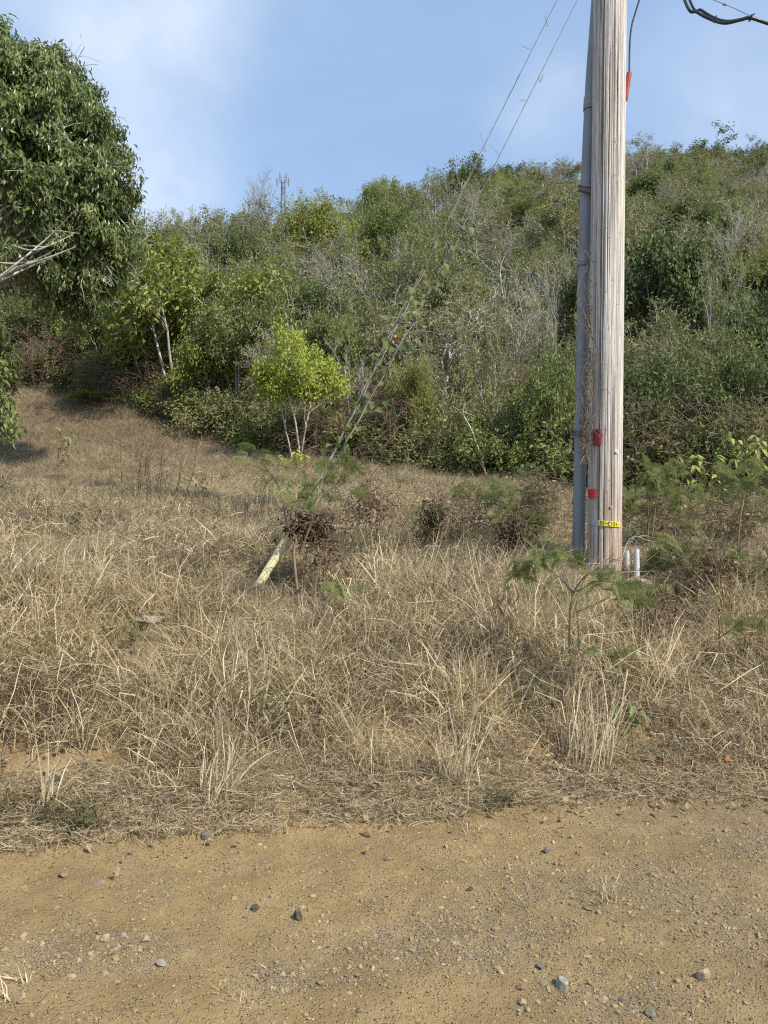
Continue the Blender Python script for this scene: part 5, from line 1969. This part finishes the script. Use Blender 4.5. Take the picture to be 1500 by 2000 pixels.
rf = np.random.default_rng(99)
sapling('feathery sapling with two tall forks rising beside the yellow guard',
        [[(588, 1240, 5.9), (580, 1150, 5.9), (574, 1080, 5.9), (578, 1050, 5.9), (560, 1022, 5.95), (548, 960, 6.0), (520, 915, 6.0), (492, 888, 6.0)],
         [(586, 1085, 5.9), (600, 1040, 5.85), (622, 985, 5.8), (650, 935, 5.8), (664, 905, 5.8)],
         [(580, 1160, 5.9), (597, 1130, 5.85), (620, 1115, 5.85)],
         [(552, 1000, 5.96), (534, 970, 6.0), (520, 950, 6.0)]],
        fan(497, 893, 6.0, 6, rf, .15) + fan(530, 935, 6.0, 4, rf, .15) + fan(585, 980, 5.85, 4, rf, .19) + fan(640, 930, 5.8, 5, rf, .19) + fan(668, 912, 5.8, 5, rf, .19) + fan(620, 965, 5.85, 3, rf, .17) + fan(700, 955, 5.9, 2, rf, .16), 201, rad=.013)
sapling('slender seedling with one feathery tuft below the dead vine', [[(648, 1235, 5.6), (652, 1190, 5.6), (655, 1150, 5.6)]], fan(657, 1150, 5.6, 7, rf, .15), 202, rad=.006)
sapling('forked feathery sapling in front of the pole foot',
        [[(1104, 1440, 4.9), (1106, 1380, 4.9), (1112, 1300, 4.9), (1118, 1285, 4.9), (1112, 1270, 4.9), (1113, 1200, 4.9), (1122, 1155, 4.9), (1150, 1122, 4.92), (1200, 1085, 4.95)],
         [(1117, 1288, 4.9), (1130, 1268, 4.9), (1130, 1230, 4.9), (1124, 1190, 4.9)],
         [(1122, 1160, 4.9), (1085, 1120, 4.95), (1045, 1095, 5.0)],
         [(1125, 1155, 4.9), (1170, 1135, 4.85), (1215, 1140, 4.8)],
         [(1126, 1195, 4.9), (1190, 1165, 4.85)]],
        fan(1040, 1095, 5.0, 7, rf, .17) + fan(1075, 1080, 5.0, 7, rf, .17) + fan(1020, 1110, 5.1, 4, rf, .14) + fan(1115, 1090, 5.0, 5, rf, .15) + fan(1170, 1130, 4.85, 7, rf, .16) + fan(1205, 1145, 4.8, 7, rf, .17) + fan(1235, 1165, 4.8, 6, rf, .16) + fan(1135, 1270, 4.85, 4, rf, .11), 203, rad=.0105)
sapling('thin upright sapling with few leaves right of the seed pods',
        [[(1408, 1370, 5.5), (1406, 1300, 5.5), (1405, 1240, 5.5), (1402, 1205, 5.5), (1392, 1180, 5.5)], [(1405, 1215, 5.5), (1425, 1195, 5.5), (1440, 1178, 5.5)], [(1406, 1245, 5.5), (1440, 1225, 5.45), (1500, 1212, 5.4)], [(1404, 1275, 5.5), (1365, 1240, 5.5), (1325, 1185, 5.5)]],
        fan(1448, 1222, 5.45, 4, rf, .13) + fan(1495, 1210, 5.4, 5, rf, .15) + fan(1395, 1160, 5.5, 2, rf, .08), 204, rad=.009)
sapling('feathery seedling low on the bank left of centre', [[(495, 1365, 5.1), (498, 1345, 5.1), (500, 1330, 5.1)]], fan(500, 1335, 5.1, 5, rf, .10), 205, rad=.005)
sapling('feathery seedling low on the bank in the middle', [[(800, 1345, 5.1), (803, 1325, 5.1), (806, 1312, 5.1)]], fan(803, 1320, 5.1, 6, rf, .10), 206, rad=.005)
sapling('feathery seedling half hidden in straw below the guard', [[(640, 1320, 5.2), (641, 1300, 5.2), (643, 1290, 5.2)]], fan(642, 1292, 5.2, 4, rf, .08), 207, rad=.004)
sapling('feathery seedling in the shade below the forked sapling', [[(1225, 1320, 5.2), (1222, 1300, 5.2), (1215, 1285, 5.2)]], fan(1210, 1285, 5.2, 7, rf, .14), 208, rad=.005)
sapling('pod-laden sapling with hanging reddish brown seed pods right of the pole foot',
        [[(1325, 1265, 5.9), (1318, 1210, 5.9), (1300, 1160, 5.9), (1285, 1135, 5.9)], [(1318, 1215, 5.9), (1322, 1170, 5.85), (1316, 1135, 5.85)]],
        fan(1285, 1145, 5.9, 5, rf, .15) + fan(1250, 1165, 5.85, 6, rf, .17), 209, rad=.009,
        pods=((1285, 1150, 5.85, 9, .06), (1305, 1172, 5.8, 10, .05), (1322, 1140, 5.8, 4, .02)))
sapling('leafless stem with dark hanging seed pods left of the forked sapling', [[(960, 1215, 5.5), (972, 1185, 5.5), (990, 1165, 5.5), (1004, 1155, 5.5)]], [(1010, 1150, 5.5, 1, .2, .10), (1000, 1150, 5.5, -1, .4, .09)], 210, rad=.006, pods=((1000, 1155, 5.45, 4, .03), (975, 1165, 5.45, 2, .02)))
sapling('tall pale wand of a sapling right of the white pipes', [[(1270, 1130, 7.6), (1272, 1060, 7.6), (1282, 985, 7.6), (1292, 930, 7.6)], [(1287, 950, 7.6), (1320, 905, 7.6), (1330, 890, 7.6)], [(1266, 1110, 7.6), (1266, 1000, 7.6), (1262, 945, 7.6)]],
        fan(1292, 925, 7.6, 8, rf, .22) + fan(1325, 915, 7.6, 6, rf, .2) + fan(1262, 930, 7.6, 8, rf, .22) + fan(1300, 960, 7.6, 4, rf, .18), 211, rad=.012, mat='twig')
sapling('long pale stem leaning at the right border with feathery leaves', [[(1440, 1060, 7.0), (1447, 985, 7.0), (1462, 930, 7.0), (1485, 860, 7.0)], [(1456, 955, 7.0), (1482, 930, 7.0), (1500, 915, 7.0)]],
        fan(1455, 950, 7.0, 7, rf, .2) + fan(1490, 930, 7.0, 7, rf, .2) + fan(1440, 930, 7.0, 5, rf, .2), 212, rad=.010)


def feathery_bush(label, px, d, hpx, wpx, n_st, per, size, seed, name='feathery_bush'):
    r = np.random.default_rng(seed)
    b = gpt(px, d)
    e = empty(name, b, label, 'bush', 'feathery bushes around the pole')
    h_ = hpx / 1500 * d
    w_ = wpx / 1500 * d / 2
    st = [((r.normal(0, .08), r.normal(0, .08), -.05), (r.normal(0, w_ / h_ * .9), r.normal(0, w_ / h_ * .7), 1), h_ * r.uniform(.55, .85), .010) for _ in range(n_st)]
    lv = grow(r, st, [dict(wob=.12, trop=.0, taper=.4), dict(n=3, ang=.6, ratio=.6, rad=.6, wob=.15, t0=.4)])
    g = Geo()
    for P_, R_, _d in lv:
        tubes(g, P_, np.maximum(R_, .003), 5)
    obj('stem', g, M['stem_green'], e, smooth=True)
    Pm, Dm = lv[1][0], lv[1][2]
    for i in range(len(Pm)):
        for _ in range(per):
            k = int(r.integers(2, 6))
            add_frond(e, np.zeros(3), Pm[i, k], Dm[i, k] * .4 + r.normal(0, .75, 3) + [0, -.15, -.05], size * r.uniform(.7, 1.2), r)
    return e


feathery_bush('bright feathery bush left of the grey conduit', 1070, 9.2, 115, 120, 8, 3, .22, 301)
feathery_bush('lower feathery bush in the grass left of the conduit, yellowish', 1010, 8.4, 75, 100, 6, 4, .18, 302)
feathery_bush('feathery bush right behind the pole, under the dark trees', 1265, 9.4, 115, 130, 8, 3, .22, 303)
feathery_bush('feathery bush below the broad-leaved plant on the right', 1365, 10.2, 110, 140, 7, 3, .23, 304)
feathery_bush('low feathery bush spreading right of the white pipes', 1350, 6.9, 95, 190, 11, 3, .17, 305)
feathery_bush('feathery bush at the right border in the dry grass', 1460, 6.6, 110, 140, 10, 3, .17, 306)
feathery_bush('sparse feathery bush in the dry grass behind the white pipes', 1290, 8.2, 80, 110, 6, 4, .18, 309)
feathery_bush('feathery bush hiding the foot of the pole on its left', 1095, 6.3, 60, 80, 5, 3, .15, 310)
feathery_bush('grey-green feathery bush in the dry field beyond the white pipes', 1400, 8.3, 80, 140, 7, 4, .18, 311)
feathery_bush('feathery bush at the right border under the dark low tree', 1480, 9.8, 90, 120, 6, 4, .24, 307)
feathery_bush('dull feathery bush far back at the middle of the field', 935, 11.5, 60, 100, 5, 3, .24, 308)


# broad-leaved plants
def broad_plant(label, px, d, top, n_st, n_lf, size, seed, mat, wpx=60, name='broad_leaved_plant', group=None, drop=.5):
    r = np.random.default_rng(seed)
    b = gpt(px, d)
    e = empty(name, b, label, 'plant', group)
    h_ = CAMZ + (1000 - top) / 1500 * d - b[2]
    w_ = wpx / 1500 * d / 2
    for s_ in range(n_st):
        tp = np.array([r.normal(0, w_ * .6), r.normal(0, w_ * .4), h_ * r.uniform(.75, 1)])
        c_ = spline([[0, 0, -.05], tp * .5 + r.normal(0, .03, 3), tp], 12)
        obj('stem', tubes(Geo(), c_, np.linspace(.009, .004, 12), 5), M['stem_green'], e, smooth=True)
        for q in range(n_lf // n_st):
            k = int(r.integers(5, 12))
            g = Geo()
            dv = np.array([r.normal(0, 1), r.normal(-.3, .8), r.normal(-.1 - drop, .3)])
            leaves(g, np.zeros((1, 3)), dv[None], np.array([[r.normal(0, .3), -.4, 1.0]]), size * r.uniform(.7, 1.2), size * .42, r.random(), .15, .25, True)
            o = obj('leaf', g, mat, e)
            o.location = tuple(c_[k])
    return e


broad_plant('small plant with drooping dark green leaves beside the tall straw tuft', 1215, 4.75, 1350, 2, 14, .10, 401, M['leaf_dark'], 50, drop=.9)
broad_plant('light green broad-leaved plant under the dark trees on the right', 1385, 11.6, 865, 5, 60, .17, 402, M['leaf_bright'], 80, drop=.5)
broad_plant('broad-leaved climber lit against the dark trees near the right border', 1465, 11.8, 820, 5, 70, .16, 403, M['leaf_bright'], 80, drop=.9)
broad_plant('tiny green seedling on the bare slip of the bank', 788, 4.55, 1490, 1, 5, .05, 404, M['leaf_mid'], 10)
broad_plant('yellowish low plant at the foot of the yellow-green tree', 575, 15.5, 880, 4, 40, .16, 405, M['leaf_yellow'], 60)
broad_plant('few-leaved green shoot in the dry field on the left', 115, 14.5, 832, 3, 24, .12, 406, M['leaf_mid'], 60)
broad_plant('small green weed in the left of the dry field', 148, 9.2, 1000, 3, 24, .08, 407, M['leaf_dark'], 40)


# bare stems and dead saplings
def bare_stem(name, label, lines, rad, mat, seed, twigs=0, tw_len=.15, cat='dead sapling', group=None):
    r = np.random.default_rng(seed)
    b = at(*lines[0][0])
    gz = float(H(b[0], b[1]))
    e = empty(name, (b[0], b[1], gz), label, cat, group)
    off = np.array(e.location)
    for i, ln_ in enumerate(lines):
        pts = [at(*q) for q in ln_]
        if i == 0:
            pts[0][2] = gz - .05
        c_ = spline(pts, 26) + np.cumsum(r.normal(0, .0018, (26, 3)), 0)
        g = Geo()
        k = rad * (1 if i == 0 else .65)
        tubes(g, c_ - off, np.linspace(k, k * .35, 26), 6)
        for _ in range(twigs):
            j = int(r.integers(6, 26))
            v = nrm(r.normal(0, 1, 3) + [0, 0, .5])
            q = [c_[j], c_[j] + v * tw_len * .5 + r.normal(0, .01, 3), c_[j] + v * tw_len + r.normal(0, .03, 3)]
            tubes(g, spline(q, 7) - off, np.linspace(k * .35, k * .15, 7), 4)
        obj('stem', g, M[mat], e, smooth=True)
    return e


bare_stem('dead_sapling', 'thin dead stem standing in the straw at the left border', [[(8, 1310, 5.4), (38, 1225, 5.4), (52, 1140, 5.4), (50, 1060, 5.4), (48, 985, 5.4)], [(54, 1150, 5.4), (62, 1190, 5.35), (72, 1215, 5.35)], [(52, 1130, 5.4), (60, 1120, 5.4)]], .007, 'twig', 501, 3, .06)
bare_stem('dead_sapling', 'forked leafless twig standing in the straw left of the forked sapling', [[(880, 1290, 5.3), (882, 1250, 5.3), (890, 1222, 5.3), (898, 1205, 5.3)], [(881, 1240, 5.3), (872, 1190, 5.3), (862, 1150, 5.3)], [(888, 1225, 5.3), (925, 1195, 5.3)]], .008, 'twig', 502, 2, .08)
bare_stem('dead_sapling', 'leafless stem in the straw between guard and forked twig', [[(746, 1310, 5.4), (745, 1290, 5.4), (735, 1250, 5.4)], [(748, 1280, 5.4), (752, 1240, 5.4), (770, 1180, 5.5)]], .006, 'twig', 503, 2, .06)
rb = np.random.default_rng(12)
lines = [[(290 + rb.normal(0, 5), 985, 11.0), (290, 940, 11.0), (285, 880, 11.0)]]
for i in range(26):
    x0 = 290 + rb.normal(0, 40)
    x1 = x0 + rb.normal(0, 30)
    lines.append([(x0, 990, 11 + rb.normal(0, .3)), ((x0 + x1) / 2 + rb.normal(0, 8), 910, 11), (x1, rb.uniform(820, 890), 11 + rb.normal(0, .3))])
bare_stem('leafless_shrub', 'reddish brown leafless shrub in the dry field on the left', lines, .008, 'twig_red', 504, 10, .30, 'shrub')
bare_stem('fallen_branch', 'long bent pale branch arching over the dry field on the left', [[(405, 925, 13), (350, 885, 13.2), (290, 845, 13.4), (235, 828, 13.3)], [(350, 885, 13.2), (325, 850, 13.3), (310, 822, 13.4)]], .008, 'twig', 505, 3, .3, 'branch')
bare_stem('fallen_branch', 'dead branches poking from the grass between pole and white pipes', [[(1205, 1115, 7.0), (1225, 1060, 7.0), (1265, 1045, 7.05)], [(1215, 1085, 7.0), (1240, 1050, 7.0)], [(1225, 1062, 7.0), (1248, 1035, 7.0)], [(1250, 1050, 7.0), (1290, 1062, 7.0)]], .005, 'bark_pale', 506, 3, .10, 'branch')
bare_stem('fallen_branch', 'curved white dead branch at the wood edge left of the pole', [[(955, 868, 15.2), (925, 850, 15.2), (905, 810, 15.2), (907, 790, 15.2)]], .022, 'bark_pale', 507, 2, .3, 'branch')
bare_stem('arching_stem', 'dark arching stem across the front of the pole foot', [[(1095, 1175, 5.6), (1140, 1135, 5.6), (1180, 1108, 5.6), (1212, 1090, 5.6)]], .006, 'twig', 508, 1, .08, 'stem')


# standing straw tufts that can be told apart, and tufts on the road
def tuft(label, px, py, h_, n, spread, tilt, seed, mat='straw_pale', lean_az=None, bend=.6, group='pale straw tufts on the bank', wd=.0045, name='straw_tuft', cat='grass tuft'):
    r = np.random.default_rng(seed)
    p = onground(px, py)
    rr_ = spread * np.sqrt(r.random(n))
    ra = r.uniform(0, 6.28, n)
    root = np.stack([rr_ * np.cos(ra), rr_ * np.sin(ra), np.full(n, -.02)], 1)
    az = r.uniform(0, 6.28, n) if lean_az is None else r.normal(lean_az, .7, n)
    g = Geo()
    blades(g, r, root, az, np.abs(r.normal(0, tilt, n)), h_ * r.uniform(.35, 1.1, n), wd * r.uniform(.6, 1.8, n), r.uniform(0, 1, n) * bend, r.random(n), kink=.24, fold=.14)
    o = obj(name, g, M[mat])
    o.location = tuple(p)
    return tag(o, label, cat, group)


tuft('tall upright pale straw tuft at the foot of the forked sapling', 1145, 1490, .62, 130, .15, .30, 601, lean_az=.5, bend=.9)
tuft('tall narrow straw tuft in the middle of the bank, right of the bare slip', 890, 1530, .60, 80, .11, .34, 602, bend=.9)
tuft('arching straw tuft just right of the yellow guard', 700, 1200, .50, 90, .17, .6, 603, bend=1.3)
tuft('pale straw tuft right of the seedling in the middle of the bank', 935, 1400, .52, 90, .16, .5, 604, bend=1.0)
tuft('pale straw tuft leaning left at the lower left of the bank', 420, 1560, .40, 110, .10, .5, 605, lean_az=.6, bend=.6)
tuft('straw sheaf leaning over the weeds at lower left', 85, 1595, .45, 60, .05, .8, 606, lean_az=.5, bend=.4)
tuft('flattened dry tuft, the larger of the two on the road', 1185, 1762, .16, 90, .05, 1.25, 607, 'straw', bend=.3, group='dry tufts on the road', wd=.003)
tuft('flattened dry tuft, the smaller of the two on the road', 1025, 1775, .13, 60, .04, 1.25, 608, 'straw', bend=.3, group='dry tufts on the road', wd=.003)
tuft('pale dry grass wisp near the left edge of the road', 50, 1920, .11, 16, .03, 1.2, 609, 'straw_pale', bend=.3, group='dry tufts on the road', wd=.0035)
tuft('pale dry grass wisp in the bottom left corner', 18, 1968, .13, 18, .03, 1.2, 610, 'straw_pale', bend=.3, group='dry tufts on the road', wd=.0035)
tuft('pale dry grass wisp at the right of the road', 1375, 1825, .10, 14, .03, 1.2, 611, 'straw_pale', bend=.3, group='dry tufts on the road', wd=.0035)
tuft('grey withered tuft in the middle of the road', 525, 1905, .09, 50, .05, 1.2, 612, 'straw_grey', bend=.3, group='dry tufts on the road', wd=.003)
tuft('pale withered tuft near the bottom of the road', 460, 1950, .10, 40, .05, 1.2, 613, 'straw_pale', bend=.3, group='dry tufts on the road', wd=.003)
tuft('dry tuft at the road edge right of the bare slip', 930, 1632, .12, 50, .05, 1.2, 614, 'straw', bend=.3, group='dry tufts on the road', wd=.003)


def weed(label, px, py, wpx, hpx, n, seed, mat='weed'):
    r = np.random.default_rng(seed)
    p = onground(px, py)
    e = empty('weed', p, label, 'weed', 'green weeds at the foot of the bank')
    w_ = wpx / 1500 * p[1] / 2
    h_ = hpx / 1500 * p[1]
    st = [((r.normal(0, w_ * .4), r.normal(0, w_ * .25), -.02), (r.normal(0, .9), r.normal(0, .7), 1), h_ * r.uniform(.5, .9), .003) for _ in range(22)]
    lv = grow(r, st, [dict(wob=.2, trop=0, taper=.5), dict(n=4, ang=.7, ratio=.6, rad=.6, wob=.25, t0=.2)])
    g = Geo()
    for P_, R_, _d in lv:
        tubes(g, P_, np.maximum(R_, .0012), 4)
    obj('stem', g, M['twig'], e)
    Pm = lv[1][0]
    k = r.integers(0, len(Pm), n)
    j = r.integers(1, 6, n)
    gl = Geo()
    leaves(gl, Pm[k, j] + r.normal(0, .006, (n, 3)), r.normal(0, 1, (n, 3)) + [0, 0, .2], r.normal(0, .6, (n, 3)) + [0, 0, .8], r.uniform(.012, .028, n), r.uniform(.005, .010, n), r.random(n))
    obj('foliage', gl, M[mat], e)


weed('greener low weed at the left border by the road', 25, 1600, 110, 70, 900, 621)
weed('dark olive low weed left of centre by the road', 150, 1618, 130, 80, 1100, 622)
weed('small greyish weed by the road right of the bare slip', 968, 1575, 70, 50, 500, 623)


# fallen leaves that stand out
def fallen(label, px, py, size, seed, mat='orange_leaf'):
    r = np.random.default_rng(seed)
    p = onground(px, py)
    g = Geo()
    leaves(g, np.array([[-.5, 0, .05]]), np.array([[1, 0, .25]]), np.array([[r.normal(0, .4), -.5, 1.0]]), 1.0, .6, r.random(), .35, .3, True)
    o = obj('fallen_leaf', g, M[mat])
    o.location = (p[0], p[1], p[2] + size * .4)
    o.scale = (size,) * 3
    o.rotation_euler = (r.normal(.5, .2), r.normal(0, .3), r.uniform(0, 6.28))
    tag(o, label, 'leaf', 'fallen leaves at the foot of the bank')


fallen('orange fallen leaf left of the tall straw tuft', 1052, 1500, .05, 1)
fallen('reddish brown leaf standing at the base of the tall straw tuft', 1106, 1488, .06, 2)
fallen('orange fallen leaf at the foot of the bank on the right', 1420, 1492, .06, 3)
fallen('pale pinkish brown leaf at the road edge on the left', 262, 1598, .06, 4, 'dead_leaf')
fallen('dark brown crumpled leaf by the weed in the lower left', 25, 1622, .09, 5, 'dead_dark')
fallen('pale brown leaf beside the dark olive weed', 85, 1612, .07, 6, 'dead_leaf')
fallen('brown leaf in the bank litter below the tall narrow tuft', 895, 1540, .06, 7, 'dead_leaf')
fallen('dull orange leaf on the litter right of the tall tuft', 1300, 1508, .05, 8)

# half-buried stone marker in the straw
p = onground(292, 1230)
e = empty('buried_marker', p, 'pale half-buried stone lump with grey hollow in the straw on the left', 'stone')
g = stone_geo(77, 4, 8, .5, .12)
g.v = [g.v[0] * .125]
o = obj('lump', g, M['concrete'], e, loc=(0, .05, .06))
tubes_pts = np.array([[-.075, -.075, .085], [-.03, -.095, .10], [.03, -.09, .10], [.075, -.06, .088]])
g = stone_geo(78, 3, 6, .4, .08)
g.v = [g.v[0] * [.085, .05, .065]]
obj('hollow_face', g, M['st_grey'], e, loc=(-.005, -.055, .075))

# white pipe stubs and concrete block at the pole foot
def pipe(label, px, ytop, ybot, d, rad, tilt=0.0):
    a_ = at(px + 2, ybot, d)
    b_ = at(px, ytop, d)
    g_ = Geo()
    off = np.array([a_[0], a_[1], float(H(a_[0], a_[1]))])
    a_[2] = min(a_[2], off[2] - .1)
    dv = nrm(b_ - a_)
    tubes(g_, np.array([a_, b_]) - off, np.array([rad, rad]), 20)
    tubes(g_, np.array([b_, b_ - dv * .12]) - off, np.array([rad, rad * .99]) * .86, 20)
    u = nrm(np.cross(dv, [0, 1, 0]))
    v = np.cross(dv, u)
    th = np.linspace(0, 2 * np.pi, 20, endpoint=False)
    ring = u * np.cos(th)[:, None] + v * np.sin(th)[:, None]
    vv = np.concatenate([b_ + ring * rad, b_ + ring * rad * .86]) - off
    g_.add(vv, [(i, (i + 1) % 20, 20 + (i + 1) % 20, 20 + i) for i in range(20)])
    o_ = obj('pipe_stub', g_, M['pvc'], None, off, True)
    tag(o_, label, 'pipe', 'white pipe stubs beside the pole')


pipe('taller white plastic pipe stub right of the pole foot', 1243, 1072, 1140, 7.0, .0245)
pipe('shorter white plastic pipe stub tucked against the pole foot', 1224, 1076, 1112, 7.25, .0225)
p = at(1253, 1137, 6.9)
bm = bmesh.new()
bmesh.ops.create_cube(bm, size=1)
for v in bm.verts:
    v.co = (v.co.x * .17, v.co.y * .16, v.co.z * .22)
bmesh.ops.bevel(bm, geom=bm.edges[:], offset=.012, segments=2, affect='EDGES')
me = bpy.data.meshes.new('concrete_block')
bm.to_mesh(me)
bm.free()
o = obj('concrete_block', me, M['concrete'], None, (p[0], p[1], max(p[2] - .09, float(H(p[0], p[1])) - .06)))
o.rotation_euler = (.06, -.05, .3)
tag(o, 'small rough concrete block at the base of the taller white pipe', 'concrete block')

# radio mast on the skyline
d = 57.0
b = gpt(553, d)
top = CAMZ + (1000 - 352) / 1500 * d
e = empty('radio_mast', b, 'tiny lattice radio mast with antennas on the skyline', 'mast')
g = Geo()
hm = top - b[2]
for (sx, sy) in ((-1, -1), (1, -1), (1, 1), (-1, 1)):
    tubes(g, np.array([[sx * .22, sy * .22, 0], [sx * .12, sy * .12, hm]]), np.array([.03, .025]), 5)
for i in range(8):
    z0, z1 = hm * i / 8, hm * (i + 1) / 8
    for (p0, p1) in (((-1, -1), (1, -1)), ((1, -1), (1, 1)), ((1, 1), (-1, 1)), ((-1, 1), (-1, -1))):
        w0, w1_ = .22 - .1 * i / 8, .22 - .1 * (i + 1) / 8
        tubes(g, np.array([[p0[0] * w0, p0[1] * w0, z0], [p1[0] * w1_, p1[1] * w1_, z1]]), np.array([.015, .015]), 4)
obj('lattice', g, M['steel'], e)
for (ax, az, hh) in ((-.42, -.5, .6), (.42, -.5, .6), (-.2, -.1, .55), (.25, -.1, .55), (0, -1.1, .5)):
    g = Geo()
    tubes(g, np.array([[ax, -.15, hm + az], [ax, -.15, hm + az + hh]]), np.array([.05, .05]), 6, cap=True)
    tubes(g, np.array([[0, 0, hm + az + hh * .5], [ax, -.15, hm + az + hh * .5]]), np.array([.015, .015]), 4)
    obj('antenna', g, M['steel'], e)
